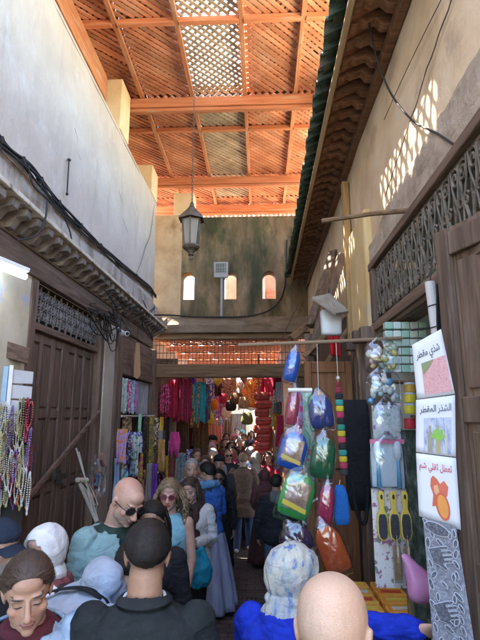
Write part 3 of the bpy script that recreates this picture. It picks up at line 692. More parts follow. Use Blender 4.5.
class Person:
    """reference body 1.72 m, x right, y forward, z up; joints first, then body, clothes and hair as meshes"""
    def __init__(s, label, px, py, Y, face, lean=0, side=0, twist=0, head=(0,0,0), armL=((-.25,.05,-1),(.0,.35,-1)), armR=((.25,.05,-1),(.0,.35,-1)),
                 stride=0.0, female=False, vox=.008, skin=None, bulk=1.0, H=None, group=None, curl=.5, headless=False, neckf=0, cat='person'):
        s.vox = vox; s.bulk = bulk; s.female = female; s.lean = lean
        hp = V((0,0,.93)); Rl = Ry(side) @ Rx(-lean*.75); Ru = Ry(side) @ Rz(twist) @ Rx(-lean)
        s.hip = hp; s.waist = hp+Rl @ V((0,0,.17)); s.chest = s.waist+Ru @ V((0,0,.19)); s.nb = s.chest+Ru @ V((0,-.012,.145))
        s.Ru = Ru; s.Rl = Rl
        Rn = Ry(side*.6) @ Rz(twist*.5) @ Rx(-(lean*.8+neckf+10))
        Rh = Rz(head[1]) @ Ry(head[2]) @ Rx(-head[0])
        s.hc = s.nb+Rn @ V((0,0,.115))+Rh @ V((0,.012,.045))
        s.Rh = Rh; s.H4 = Matrix.Translation(s.hc) @ Rh.to_4x4()
        sw = .165 if female else .185
        s.sw = sw
        s.arms = []
        for sg, a in ((-1, armL), (1, armR)):
            sh = s.chest+Ru @ V((sg*sw, 0, .092)); u = V(a[0]).normalized(); f = V(a[1]).normalized()
            el = sh+u*.285; wr = el+f*.25; s.arms.append((sg, sh, el, wr, f))
        s.legs = []
        for sg in (-1, 1):
            st = stride*sg; h = V((sg*.085, 0, .90)); ft = V((sg*.095, st*.5, .075+(.03 if st < 0 else 0))); kn = (h+ft)/2+V((0, .035+abs(st)*.12, 0))
            s.legs.append((sg, h, kn, ft))
        tp = s.hc+Rh @ V((0,-.012,.118))
        Rw = Rz(face); tgt = at(px, py, Y=Y)
        gzv = gz(Y)
        k = (tgt.z-gzv)/tp.z if H is None else H/1.72
        s.k = k; tw = Rw @ (tp*k); root = V((tgt.x-tw.x, tgt.y-tw.y, 0)); root.z = gz(root.y)
        if H is None:
            k = s.k = (tgt.z-root.z)/tp.z; tw = Rw @ (tp*k); root.x = tgt.x-tw.x; root.y = tgt.y-tw.y
        s.T = Rw.to_4x4() @ Matrix.Scale(k, 4)
        s.o = thing('person', label, cat, root, group); s.root = root; s.seed = rnd(0, 50)
        mb = MB(); s._torso(mb, 0, 0.0, .93)
        limb(mb, [s.nb-Ru @ V((0,0,.05)), s.nb, s.hc+Rh @ V((0,-.025,-.06)), s.hc+Rh @ V((0,-.02,-.02))], [.07, .056 if female else .063, .052 if female else .059, .05], 28)
        for sg, sh, el, wr, f in s.arms:
            limb(mb, [sh, lerp(sh, el, .5), el, lerp(el, wr, .35), wr], [.05,.045,.038,.037,.026], 18); s._hand(mb, sg, wr, f, curl)
        for sg, h, kn, ft in s.legs:
            limb(mb, [h, lerp(h, kn, .5), kn, lerp(kn, ft, .35), ft], [.082,.07,.052,.05,.035])
            limb(mb, [ft+V((0,-.03,-.035)), ft+V((0,.06,-.045)), ft+V((0,.15,-.055))], [.036,.036,.026])
        s._head(mb)
        me = remeshed(mb, vox, 3)
        iv = s.H4.inverted(); hl = me.attributes.new('hl', 'FLOAT_VECTOR', 'POINT'); dat = []
        for v in me.vertices:
            q = iv @ v.co; dat += list(q) if (q.length < .2) else [0,-.3,-1]
        hl.data.foreach_set('vector', dat)
        s.body = link('body', me, skin or SKIN_A, s.o, s.T)
    def _torso(s, mb, ease, z0, shr=.93, bust=True, flare=0, loose=0):
        f = s.female; b = s.bulk*shr; bw = s.bulk if s.bulk > 1 else 1
        SEC = [(0, .80, .10, .09, 0), (0, .86, .165, .115, -.005), (0, .93, .172, .12, -.01), (0, 1.02, .148, .105, 0), (1, .03, .140 if f else .15, .10, .0),
               (1, .12, .150 if f else .165, .112, .005), (2, .0, .160 if f else .178, .118 if f else .122, .008), (2, .055, s.sw-.003, .105, 0), (2, .095, s.sw-.025, .085, -.004), (2, .122, s.sw*.62, .07, -.01), (2, .15, .07, .062, -.012)]
        rings = []
        for (sec, z, w, d, yo) in SEC:
            if sec == 0:
                if z < z0-.08: continue
                c = V((0, yo, z)) if z <= .93 else s.hip+s.Rl @ V((0, yo, z-.93)); R_ = Matrix.Identity(3) if z <= .93 else s.Rl
            elif sec == 1: c = s.waist+s.Ru @ V((0, yo, z)); R_ = s.Ru
            else: c = s.chest+s.Ru @ V((0, yo, z)); R_ = s.Ru
            bel = (bw-1)*.6 if sec < 2 else 0
            e = ease+loose*(1 if sec < 2 else .3)
            rings.append(ringpts(c, R_ @ V((1,0,0)), R_ @ V((0,1,0)), w*b+e, d*b*(1+bel)+e))
        mb.loft(rings)
        if f and bust:
            for sg in (-1, 1): mb.ball(s.chest+s.Ru @ V((sg*.07, .075+ease*.7, -.03)), (.065+ease, .06+ease, .065+ease), 12, 9)
    def _hand(s, mb, sg, wr, f, curl):
        n = V((-sg, .25, 0)); n = (n-f*n.dot(f)); n.normalize(); a = f.cross(n).normalized()
        if a.y < 0: a = -a                      # thumb side towards the front
        P = []
        for t, w, th in ((-.01,.022,.018), (.02,.03,.018), (.05,.038,.016), (.082,.039,.013), (.092,.034,.010)):
            P.append(ringpts(wr+f*t, a, n, w, th, 12))
        mb.loft(P)
        for i, (o, L) in enumerate(((.029,.072), (.0095,.08), (-.0098,.075), (-.0285,.058))):
            b0 = wr+f*.082+a*o; q = [b0]; dr = f+n*(.25*curl)+a*o*1.2
            for k in range(3):
                dr = (dr+n*curl*(.55+.08*i)).normalized(); q.append(q[-1]+dr*L*(.44,.32,.24)[k])
            limb(mb, q, [.0088,.0082,.0075,.0066], 8)
        t0 = wr+f*.025+a*.028; q = [t0-a*.012, t0+(f*.5+a*.7+n*.3).normalized()*.035, t0+(f*.8+a*.62+n*.45).normalized()*.066]
        limb(mb, q, [.012,.0098,.0078], 8)
    def hp_(s, x, y, z): return s.H4 @ V((x, y, z))
    def _head(s, mb):
        R_ = s.Rh; B = lambda c, r, n=14, m=11, Q=None: mb.ball(s.hp_(*c), r, n, m, R_ @ Q if Q is not None else R_)
        B((0,-.012,.03), (.076,.096,.088), 24, 18); B((0,-.014,.046), (.0735,.090,.073), 24, 18); B((0,.03,-.03), (.058 if s.female else .062,.058,.085), 20, 14); B((0,.036,-.078), (.041 if s.female else .047,.047,.036)); B((0,.068,-.098), (.021,.018,.016))
        for g in (-1, 1):
            B((g*.042,.055,-.027), (.022,.022,.019)); B((g*.028,.077,.0205), (.027,.012,.0085)); B((g*.031,.072,0), (.0145,.0135,.011))
            B((g*.0115,.099,-.0405), (.0085,.010,.0078)); B((g*.077,-.014,-.008), (.0065,.018,.031), 10, 8, Ry(g*12)); B((g*(.043 if s.female else .047),.016,-.06), (.016,.03,.03))
        limb(mb, [s.hp_(0,.082,.012), s.hp_(0,.096,-.015), s.hp_(0,.108,-.037)], [.0085,.0095,.0125], 10)
        B((0,.087,-.0615), (.021,.0095,.0055)); B((0,.085,-.072), (.018,.0095,.006)); B((0,.055,.055), (.05,.034,.035))
    # ---------------------------------------------------------------- clothes
    def top(s, mat, hem=.80, sleeve=1.0, ease=.014, loose=.01, fold=.006, name='jacket', sl_r=1.0, collar=None, hood=None, vox=None, neck=True, skirt=0):
        mb = MB(); s._torso(mb, ease, hem, 1.0, loose=loose)
        if skirt:
            c = V((0,-.005,.92)); mb.loft([ringpts(V((0,0,z)), V((1,0,0)), V((0,1,0)), w, d) for z, w, d in ((.95,.165,.125),(.86,.185+ease,.145),(.93-skirt*.6,.20+ease+loose,.165+loose),(.93-skirt,.215+ease+loose,.18+loose))])
        for sg, sh, el, wr, f in s.arms:
            if sleeve >= 1: q = [sh, lerp(sh, el, .5), el, lerp(el, wr, .5), lerp(el, wr, sleeve*.97)]; r = [.062,.056,.05,.045,.038]
            elif sleeve > .5: q = [sh, lerp(sh, el, .5), el, lerp(el, wr, (sleeve-.5)*2)]; r = [.06,.054,.049,.046]
            elif sleeve > 0: q = [sh, lerp(sh, el, sleeve*.9), lerp(sh, el, sleeve*2)]; r = [.06,.056,.054]
            else: q = None
            if q: limb(mb, q, [x*sl_r+ease*.4 for x in r], 14)
        if neck: limb(mb, [s.nb-s.Ru @ V((0,0,.05)), s.nb+s.Ru @ V((0,0,.012))], [.075,.07], 14, False)
        if hood:
            mb.ball(s.nb+s.Ru @ V((0,-.085,.02)), (.12,.075,.085), 16, 12, s.Ru); mb.ball(s.nb+s.Ru @ V((0,-.03,.045)), (.095,.085,.055), 16, 12, s.Ru)
        me = remeshed(mb, vox or max(.007, s.vox*1.3), 3)
        o = link(name, me, mat, s.o, s.T, fold=fold, seed=s.seed)
        if collar:
            cm, ch = collar; m2 = MB(); G = []
            for i in range(25):
                t = lerp(-.42*math.pi, 1.42*math.pi, i/24) if True else 0
                t2 = -math.pi/2 + math.radians(18) + (2*math.pi-math.radians(36))*i/24 + math.pi
                cx, sy = math.cos(t2), math.sin(t2)
                c0 = s.nb+s.Ru @ V((0,0,.0))
                G.append([c0+s.Ru @ V((.078*cx, .078*sy*-1 if False else .074*sy, -.012+.02*max(0,-sy))), c0+s.Ru @ V((.076*cx, .072*sy, ch*.6+.012*max(0,-sy))), c0+s.Ru @ V((.082*cx, .078*sy, ch+.016*max(0,-sy))), c0+s.Ru @ V((.098*cx, .094*sy, ch*.55))])
            m2.sheet(G); me = remeshed(m2, .004 if s.vox < .006 else .007, 2, solid=.008); link('collar', me, cm, s.o, s.T)
        return o
    def pants(s, mat, fold=.005, name='trousers'):
        mb = MB(); mb.loft([ringpts(V((0,-.005,z)), V((1,0,0)), V((0,1,0)), w, d) for z, w, d in ((.80,.12,.10),(.86,.178,.128),(.93,.184,.132),(1.0,.165,.12))])
        for sg, h, kn, ft in s.legs: limb(mb, [h, lerp(h, kn, .5), kn, lerp(kn, ft, .5), ft+V((0,0,.0))], [.098,.09,.075,.07,.06], 14)
        link(name, remeshed(mb, max(.008, s.vox*1.4), 2), mat, s.o, s.T, fold=fold, seed=s.seed+3)
    def shoes(s, mat):
        for sg, h, kn, ft in s.legs:
            mb = MB(); limb(mb, [ft+V((0,-.035,-.03)), ft+V((0,.06,-.04)), ft+V((0,.155,-.052))], [.042,.042,.03], 12); limb(mb, [ft+V((0,-.01,.02)), ft+V((0,-.01,-.03))], [.042,.042])
            link('shoe', remeshed(mb, max(.007, s.vox*1.3), 2), mat, s.o, s.T)
    def skirt(s, mat, hem=.08, w=.30, n=26, z0=1.0, name='skirt', amp=.018):
        mb = MB(); rings = []
        for k in range(16):
            t = k/15; z = lerp(z0, hem, t); W = lerp(.152, w, t**.8)+(.03*math.sin(min(1, t*4)*math.pi/2)); D = lerp(.115, w*.85, t**.85)+.02*math.sin(min(1, t*4)*math.pi/2)
            ring = []
            for j in range(n*6):
                a = 2*math.pi*j/(n*6); q = 1+amp/.2*t**.6*math.sin(a*n*.5+1.5*mnoise.noise(V((math.cos(a)*2, math.sin(a)*2, t*1.2+s.seed))))
                ring.append(V((W*q*math.cos(a), D*q*math.sin(a), z)))
            rings.append(ring)
        mb.smooth = True; mb.loft(rings)
        me = bpy.data.meshes.new(name); me.from_pydata([tuple(v) for v in mb.v], [], mb.f); link(name, me, mat, s.o, s.T)
    # ---------------------------------------------------------------- hair and headwear
    def _cap_pts(s, plane, th, R0=(.0775,.0975,.0895)):
        bm = bmesh.new(); bmesh.ops.create_icosphere(bm, subdivisions=5, radius=1)
        C = V((0,-.012,.03)); keep = {}
        for v in bm.verts:
            d = v.co.normalized(); p = C+V((d.x*R0[0], d.y*R0[1], d.z*R0[2]))
            if p.z < .0: p.x *= 1-.1*min(1, -p.z/.06)
            dist = p.z-plane[0]-(p.y+.09)*plane[1]+.006*mnoise.noise(p*40)
            t = th*smooth01(dist/.035)+.001
            v.co = p+d*t; keep[v] = dist
        bmesh.ops.delete(bm, geom=[v for v in bm.verts if keep[v] < -.004], context='VERTS')
        return bm
    def hair(s, mat, plane=(-.065,.86), th=.012, blades=2500, L=.02, name='hair', flow='down', w=.0016, rough=.35):
        bm = s._cap_pts(plane, th); bm.faces.ensure_lookup_table(); bm.normal_update()
        fl = list(bm.faces); rg = random.Random(int(s.seed*100)); new = []
        for k in range(blades):
            f = fl[rg.randrange(len(fl))]; p = f.calc_center_median(); n = f.normal
            if flow == 'down': dr = V((p.x*2.5, p.y*1.5-.05, -.12+max(0, p.z-.06)*1.2))
            elif flow == 'back': dr = V((p.x*.5, -.2, -.03))
            else: dr = V((rg.uniform(-1,1), rg.uniform(-1,1), rg.uniform(-1,1)))*.12
            dr = dr-n*dr.dot(n); dr.normalize(); dr = (dr+n*rg.uniform(.05,rough+.1)+V((rg.uniform(-.3,.3), rg.uniform(-.3,.3), rg.uniform(-.3,.3)))*rough).normalized()
            sd = dr.cross(n).normalized()*w; l = L*rg.uniform(.6,1.2); p = p-n*.002
            new.append((p-sd, p+sd, p+dr*l*.6+sd*.7-n*.0015, p+dr*l-n*.004))
        for q in new:
            vs = [bm.verts.new(x) for x in q]; bm.faces.new(vs)
        me = bpy.data.meshes.new('hair'); bm.to_mesh(me); bm.free(); me.transform(s.H4)
        return link(name, me, mat, s.o, s.T)
    def locks(s, mat, n=70, L=.3, curl=.012, freq=9, r=.009, back=True, spread=.03, ymax=.045, name='long_hair'):
        mb = MB(); mb.smooth = True; rg = random.Random(int(s.seed*77))
        for k in range(n):
            a = rg.uniform(-1, 1)*math.pi*.62-math.pi/2 ; top = rg.uniform(.0,.06)
            cx, cy = math.cos(a), math.sin(a)
            p0 = s.hp_(.074*cx*(1-top*2), -.012+.092*cy*(1-top*2), .03+top*.8); pts = []; rr = []; l = L*rg.uniform(.75,1.05); ph = rg.uniform(0, 6)
            out = s.Rh @ V((cx, cy, 0)); m = 16
            for i in range(m):
                t = i/(m-1)
                p = p0+out*(.022+spread*math.sin(min(1,t*1.6)*math.pi/2)+.012*top*10*0)+V((0,0,-l*t))
                if t > 0: p = p+V((curl*t**.5*math.sin(t*freq+ph), curl*t**.5*math.cos(t*freq*1.1+ph*2), 0))
                pts.append(p); rr.append(r*(1-.75*t**2)*rg.uniform(.9,1.1))
            mb.tube(pts, rr, 5)
        me = bpy.data.meshes.new(name); me.from_pydata([tuple(v) for v in mb.v], [], mb.f); return link(name, me, mat, s.o, s.T)
    def hijab(s, mat, drape=.24, fold=.005, fsc=(14,14,10), name='headscarf', R0=(.094,.116,.118), open_=(.075,.098), knot=False, tail=False, dw=(.17,.14), dz=1.0):
        bm = bmesh.new(); bmesh.ops.create_icosphere(bm, subdivisions=4, radius=1); C = V((0,-.008,.012))
        for v in bm.verts:
            d = v.co; z = d.z; p = C+V((d.x*R0[0], d.y*R0[1], d.z*R0[2]*(1.0 if z > 0 else 1.12)))
            v.co = p
        dl = [v for v in bm.verts if v.co.y > .012 and (v.co.x/open_[0])**2+((v.co.z+.018)/open_[1])**2 < 1]
        bmesh.ops.delete(bm, geom=dl, context='VERTS')
        mb = MB(); vi = {v: i for i, v in enumerate(bm.verts)}
        mb.add([s.H4 @ v.co for v in bm.verts], [[vi[v] for v in f.verts] for f in bm.faces]); bm.free()
        if drape:
            rings = []
            for k in range(7):
                t = k/6; w = lerp(.075, dw[0], smooth01(t)); d = lerp(.085, dw[1], smooth01(t)); c = lerp(s.hp_(0,-.01,-.085), s.chest+s.Ru @ V((0,.01,.04)), t*dz); c = c+V((0,0,-max(0,drape-.24)*t))
                rings.append(ringpts(c, s.Ru @ V((1,0,0)), s.Ru @ V((0,1,0)), w+.012*math.sin(k*2.1), d, 28))
            mb.loft(rings, cap=False)
        me = remeshed(mb, max(.005, s.vox*.9), 2, solid=.012)
        o = link(name, me, mat, s.o, s.T, fold=fold, fsc=fsc, seed=s.seed)
        if tail:
            mb = MB(); mb.ball(s.hp_(0,-.115,-.06), (.03,.025,.03), 12, 9); limb(mb, [s.hp_(.0,-.115,-.06), s.hp_(.02,-.15,-.14), s.hp_(.03,-.16,-.24)], [.02,.035,.03]); limb(mb, [s.hp_(-.01,-.115,-.06), s.hp_(-.03,-.15,-.13), s.hp_(-.035,-.16,-.2)], [.02,.03,.026])
            link('scarf_tail', remeshed(mb, .006, 2), mat, s.o, s.T, fold=.006, fsc=(18,18,6), seed=s.seed)
        return o
    def neckscarf(s, mat, r=.045, hang=.0, hang2=0, name='scarf', wide=.105):
        mb = MB(); pts = []
        for i in range(17):
            t = 2*math.pi*i/16; pts.append(s.nb+s.Ru @ V((wide*math.cos(t), .085*math.sin(t)+.005, .01-.02*math.sin(t))))
        mb.tube(pts, [r*(1+.2*math.sin(i*2.3)) for i in range(17)], 12)
        for h, x in ((hang, .06), (hang2, -.06)):
            if h: limb(mb, [s.nb+s.Ru @ V((x,.085,0)), s.nb+s.Ru @ V((x*1.1,.15,-.1)), s.nb+s.Ru @ V((x*1.15,.16,-h))], [r*.9,r*1.0,r*1.05], 12)
        link(name, remeshed(mb, max(.006, s.vox), 2), mat, s.o, s.T, fold=.012, fsc=(12,12,5) if hang else (10,10,26), seed=s.seed)
    def glasses(s, lensm, framem, rx=.024, rz=.019):
        fr = MB(); ln = MB()
        for g in (-1, 1):
            pts = [s.hp_(g*.033+rx*math.cos(t)*(1 if math.cos(t)*g < 0 else 1.08), .095-abs(g*.033+rx*math.cos(t))*.16, .0+rz*math.sin(t)) for t in [2*math.pi*i/20 for i in range(21)]]
            fr.tube(pts, .0026, 6); n_ = s.Rh @ V((0,.002,0))
            ln.add([p for p in pts[:-1]]+[p-n_ for p in pts[:-1]], [list(range(20)), list(range(39,19,-1))]+[[i, (i+1) % 20, 20+(i+1) % 20, 20+i] for i in range(20)])
            fr.tube([s.hp_(g*(.035+rx*1.05), .087, .006), s.hp_(g*.077, .06, .007), s.hp_(g*.083, -.005, .004)], .0025, 6)
        fr.tube([s.hp_(-.011,.095,.004), s.hp_(0,.1,.007), s.hp_(.011,.095,.004)], .0025, 6)
        for nm, mb, mt in (('glasses', fr, framem), ('lens', ln, lensm)):
            me = bpy.data.meshes.new(nm); me.from_pydata([tuple(v) for v in mb.v], [], mb.f)
            o = link(nm, me, mt, s.o if nm == 'glasses' else g_, s.T, smooth=(nm == 'glasses'))
            if nm == 'glasses': g_ = o
    def strap(s, mat, pts, w=.02, name='bag_strap', th=.004):
        """pts in chest space"""
        P = [s.chest+s.Ru @ V(p) for p in pts]; mb = MB(); mb.smooth = True
        Q = []
        for i in range(len(P)-1):
            a, b, c, d = P[max(i-1,0)], P[i], P[i+1], P[min(i+2, len(P)-1)]
            for k in range(6):
                t = k/6; Q.append(.5*((2*b)+(c-a)*t+(2*a-5*b+4*c-d)*t*t+(3*b-a-3*c+d)*t**3))
        Q.append(P[-1]); G = []
        ctr = s.chest+s.Ru @ V((0,0,-.03))
        for i, p in enumerate(Q):
            d = (Q[min(i+1, len(Q)-1)]-Q[max(i-1,0)]).normalized(); o = (p-ctr); o = (o-d*o.dot(d)).normalized(); sd = d.cross(o)
            G.append([p-sd*w, p-sd*w+o*th, p+sd*w+o*th, p+sd*w])
        mb.loft(G); me = bpy.data.meshes.new(name); me.from_pydata([tuple(v) for v in mb.v], [], mb.f); link(name, me, mat, s.o, s.T)

SKIN_A = skin_mat((.5,.3,.21)); 
HAIR_BK = pmat('black hair', [(.008,.007,.006), (.015,.012,.011), (.026,.02,.017)], scale=60, rough=.55, bump=.4, bscale=400, spec=.3)
HAIR_BR = pmat('dark brown hair', [(.025,.015,.01), (.05,.03,.02), (.075,.047,.032)], scale=60, rough=.45, bump=.4, bscale=400, spec=.5)
HAIR_BL = pmat('dark blonde hair', [(.13,.085,.045), (.24,.165,.09), (.36,.26,.155)], scale=60, rough=.5, bump=.4, bscale=400, spec=.5)
HAIR_GR = pmat('grey hair', [(.16,.15,.14), (.28,.27,.25), (.4,.39,.37)], scale=60, rough=.55, bump=.4, bscale=400)
LENS = pmat('dark lens', [(.02,.018,.022), (.03,.026,.03)], rough=.08, bump=0, spec=.7)
LENS_R = pmat('rose lens', [(.09,.025,.03), (.13,.04,.045)], rough=.1, bump=0, spec=.6)
T_OLIVE, T_PALE, T_TAN, T_DK = (.42,.25,.165), (.56,.35,.26), (.36,.205,.13), (.27,.15,.1)
BLK = cloth((.02,.02,.023), 'black cloth'); WHITE_C = cloth((.68,.68,.67), 'white cloth', var=.1); JEANS = cloth((.05,.075,.13), 'jeans', var=.35, scale=30)
DKG = cloth((.045,.047,.052), 'charcoal cloth')
def patterned(name, base, spots, rough=.9):
    """base colour with printed blotches given as (colour, scale, lo, hi)"""
    m = pmat(name, base, scale=8, rough=rough, bump=.3, bscale=220, bdist=.002, stain=spots[0] if len(spots[0]) > 4 else spots[0]+((1,1,1),), stain2=(spots[1] if len(spots[1]) > 4 else spots[1]+((1,1,1),)) if len(spots) > 1 else None)
    wrinkle(m, 11); return m

# bald elderly man nearest the camera
p = Person('bald elderly man seen from behind, nearest at the bottom right of the crowd', 331, 573, 1.16, -8, head=(2,-12,0), vox=.004,
    skin=skin_mat((.46,.285,.18), scalp=((.62,.57,.52), .05, .42, .1), plane=(-.05,.45)), bulk=1.08)
p.top(cloth((.28,.28,.27), 'grey shirt'), name='shirt', hem=.78, collar=(cloth((.3,.3,.29), 'grey collar'), .035)); p.pants(DKG); p.shoes(BLK)
# man in the black jacket, back of the head
p = Person('young man in a black jacket with a short faded haircut, seen from behind', 150, 521, 1.84, 4, head=(6,4,2), vox=.004, bulk=1.1,
    skin=skin_mat((.40,.235,.155), scalp=((.03,.023,.02), .06, .75), plane=(-.072,.5)))
p.hair(HAIR_BK, plane=(-.03,.66), th=.0085, blades=16000, L=.013, w=.0007, rough=.5)
p.top(cloth((.022,.026,.028), 'black jacket cloth'), sleeve=1, hem=.74, fold=.004, ease=.02, collar=(cloth((.024,.028,.03), 'black collar'), .035)); p.pants(BLK); p.shoes(BLK)
mb = MB(); 
for r_ in (0,): mb.tube([p.nb+p.Ru @ V((.071*math.cos(t), .068*math.sin(t), .030+.004*math.sin(t*3))) for t in [2*math.pi*i/28 for i in range(29)]], [.007]*29, 8)
link('shirt_collar', remeshed(mb, .004, 1), WHITE_C, p.o, p.T)
_f = Rz(28)
WARM = (tuple(_f @ V((.58,.60,-.12))), tuple(_f @ V((.82,-.48,.16))))
# woman in blue with the patterned scarf, reaching to the stall
p = Person('woman in a vivid blue robe and pale blue patterned headscarf reaching towards the stall counter', 296, 546, 2.1, -28, head=(12,-30,6), female=True, vox=.0045, lean=8,
    armL=((-.3,.35,-.9),(.3,.7,-.3)), armR=WARM, curl=.5, skin=skin_mat(T_PALE))
BLUE = cloth((.012,.035,.42), 'vivid blue cloth', var=.3)
p.top(BLUE, skirt=.55, ease=.02, loose=.03, fold=.010, name='robe', sl_r=1.15); p.pants(BLK); p.shoes(BLK)
SCARF_B = patterned('pale blue patterned scarf', [(.40,.41,.36), (.55,.55,.48)], [((.10,.18,.40), 34, .52, .62, (1,1,.35)), ((.22,.30,.42), 12, .5, .66, (1,1,.5))])
p.hijab(SCARF_B, drape=.20, dw=(.10,.10), dz=.62, fold=.008, fsc=(20,8,9), R0=(.098,.122,.118), tail=False)
p.strap(cloth((.25,.16,.1), 'tan strap'), [(-.02,-.15,-.35), (-.02,-.14,-.1), (-.03,-.11,.06), (-.06,.0,.125), (-.07,.10,.04), (-.07,.15,-.2)], w=.009)
# denim woman
p = Person('dark haired woman in a pale denim jacket looking down, bottom left corner', 28, 556, 1.68, 198, lean=12, head=(12,8,4), female=True, vox=.0038, neckf=22, skin=skin_mat((.42,.25,.175), eyes='down', lips=(.33,.15,.13)), armR=((.2,.2,-1),(-.3,.6,-.4)))
p.hair(HAIR_BR, plane=(-.07,.80), th=.009, blades=7000, L=.035, w=.0009, flow='back', rough=.03)
mb = MB(); mb.ball(p.hp_(0,-.115,-.005), (.038,.03,.036), 14, 10); link('hair_bun', remeshed(mb, .005, 2), HAIR_BR, p.o, p.T, fold=.004, fsc=(40,40,40))
DEN = cloth((.30,.40,.52), 'pale denim', var=.22, scale=24)
mb = MB(); p.top(cloth((.10,.025,.035), 'maroon tee'), hem=.8, ease=.006, loose=0, fold=.003, sleeve=0, name='tee', neck=False)
def open_jacket(p, mat, hem=.80, gap=.06, ease=.022, sleeve=1, fold=.006, name='jacket', collar=True, loose=.012, vox=None, sl_r=1.0):
    """a jacket whose front stands open: a shell with the centre strip cut out"""
    mb = MB(); p._torso(mb, ease, hem, 1.0, loose=loose)
    bm = bmesh.new(); vs = [bm.verts.new(v) for v in mb.v]
    for f in mb.f:
        try: bm.faces.new([vs[i] for i in f])
        except ValueError: pass
    bmesh.ops.subdivide_edges(bm, edges=bm.edges[:], cuts=2, use_grid_fill=True)
    iv = p.Ru.inverted(); kill = []
    for v in bm.verts:
        q = iv @ (v.co-p.chest)
        g = gap*(1 if q.z < .02 else max(.5, 1-(q.z-.02)*2)); 
        if (q.y > .0 and abs(q.x) < g) or q.z > .135: kill.append(v)
    bmesh.ops.delete(bm, geom=kill, context='VERTS')
    vi = {v: i for i, v in enumerate(bm.verts)}; m2 = MB(); m2.add([v.co.copy() for v in bm.verts], [[vi[v] for v in f.verts] for f in bm.faces]); bm.free()
    me = remeshed(m2, vox or max(.006, p.vox*1.2), 2, solid=.014); link(name, me, mat, p.o, p.T, fold=fold*.7, seed=p.seed)
    for sg, sh, el, wr, f in p.arms:
        ms = MB()
        q = [sh, lerp(sh, el, .5), el, lerp(el, wr, .5), lerp(el, wr, .97)] if sleeve >= 1 else [sh, lerp(sh, el, .5), lerp(sh, el, .9)]
        r = [.064,.058,.052,.047,.041][:len(q)]
        limb(ms, q, [x*sl_r+ease*.4 for x in r], 14); link('sleeve', remeshed(ms, vox or max(.006, p.vox*1.3), 2), mat, p.o, p.T, fold=fold, seed=p.seed)
    if collar:
        for sg in (-1, 1):
            ms = MB(); a = [(sg*.085,-.03,.125),(sg*.088,.03,.125),(sg*.075,.075,.10),(sg*.062,.105,.06)]; b = [(sg*.105,-.05,.105),(sg*.125,.03,.095),(sg*.12,.09,.06),(sg*.10,.118,.005)]
            ms.sheet([[p.chest+p.Ru @ (V(x)+V((0,.012,.01))) for x in a], [p.chest+p.Ru @ (V(x)+V((0,.018,.012))) for x in b]])
            link('collar', remeshed(ms, .005, 2, solid=.012), mat, p.o, p.T)
open_jacket(p, DEN, gap=.055); p.pants(JEANS); p.shoes(BLK)
p.strap(BLK, [(.135,-.10,-.3), (.135,-.12,-.05), (.13,-.06,.10), (.13,.02,.125), (.125,.11,.03), (.12,.15,-.12), (.115,.15,-.4)], w=.02, th=.034)
# man in the cap
p = Person('man in a dark navy cap and black jacket at the left edge of the photo', 2, 524, 2.3, 248, head=(6,0,0), vox=.005, skin=skin_mat((.40,.25,.18), beard=(.23,.2,.18)))
p.top(BLK, collar=(BLK, .045)); p.pants(DKG); p.shoes(BLK); p.hair(HAIR_GR, plane=(-.05,.8), th=.006, blades=1200, L=.012)
CAPM = cloth((.022,.03,.05), 'navy cap cloth')
bm_ = p._cap_pts((.028,.12), .024); mb = MB(); vi = {v: i for i, v in enumerate(bm_.verts)}; mb.add([p.H4 @ v.co for v in bm_.verts], [[vi[v] for v in f.verts] for f in bm_.faces]); bm_.free()
link('cap', remeshed(mb, .005, 2, solid=.01), CAPM, p.o, p.T)
mb = MB(); mb.sheet([[p.hp_(x*.078*(1-.15*t), .075*math.sqrt(max(0, 1-(x*.9)**2))+.012+t*.075, .04-.022*t-.02*x*x) for x in [i/6-1 for i in range(13)]] for t in (0,.33,.66,1)]); link('cap_brim', remeshed(mb, .004, 1, solid=.008), CAPM, p.o, p.T)
# woman in the white hijab
p = Person('woman in a white headscarf and maroon shawl seen in profile at the left stall', 46, 527, 2.42, 150, head=(8,4,0), female=True, vox=.0045, skin=skin_mat((.50,.31,.23), eyes='open'))
p.top(cloth((.05,.03,.035), 'dark robe'), skirt=.7, ease=.02, fold=.008, name='robe'); p.shoes(BLK)
p.hijab(WHITE_C, drape=.22, fold=.004, R0=(.094,.118,.118))
MAR = pmat('maroon knitted shawl', [(.10,.02,.025), (.17,.045,.05), (.24,.075,.08)], scale=30, rough=.95, bump=.9, bscale=120, bdist=.006, stretch=(1,1,.35))
mb = MB(); rings = []
for k in range(8):
    t = k/7; rings.append(ringpts(lerp(p.nb+p.Ru @ V((0,0,.02)), p.waist+V((0,0,-.06)), t), p.Ru @ V((1,0,0)), p.Ru @ V((0,1,0)), lerp(.095, .26, smooth01(t*2.2)), lerp(.085, .17, smooth01(t*2)), 28))
mb.loft(rings, cap=False); link('shawl', remeshed(mb, .008, 2, solid=.02), MAR, p.o, p.T, fold=.014, fsc=(13,13,3), seed=4)
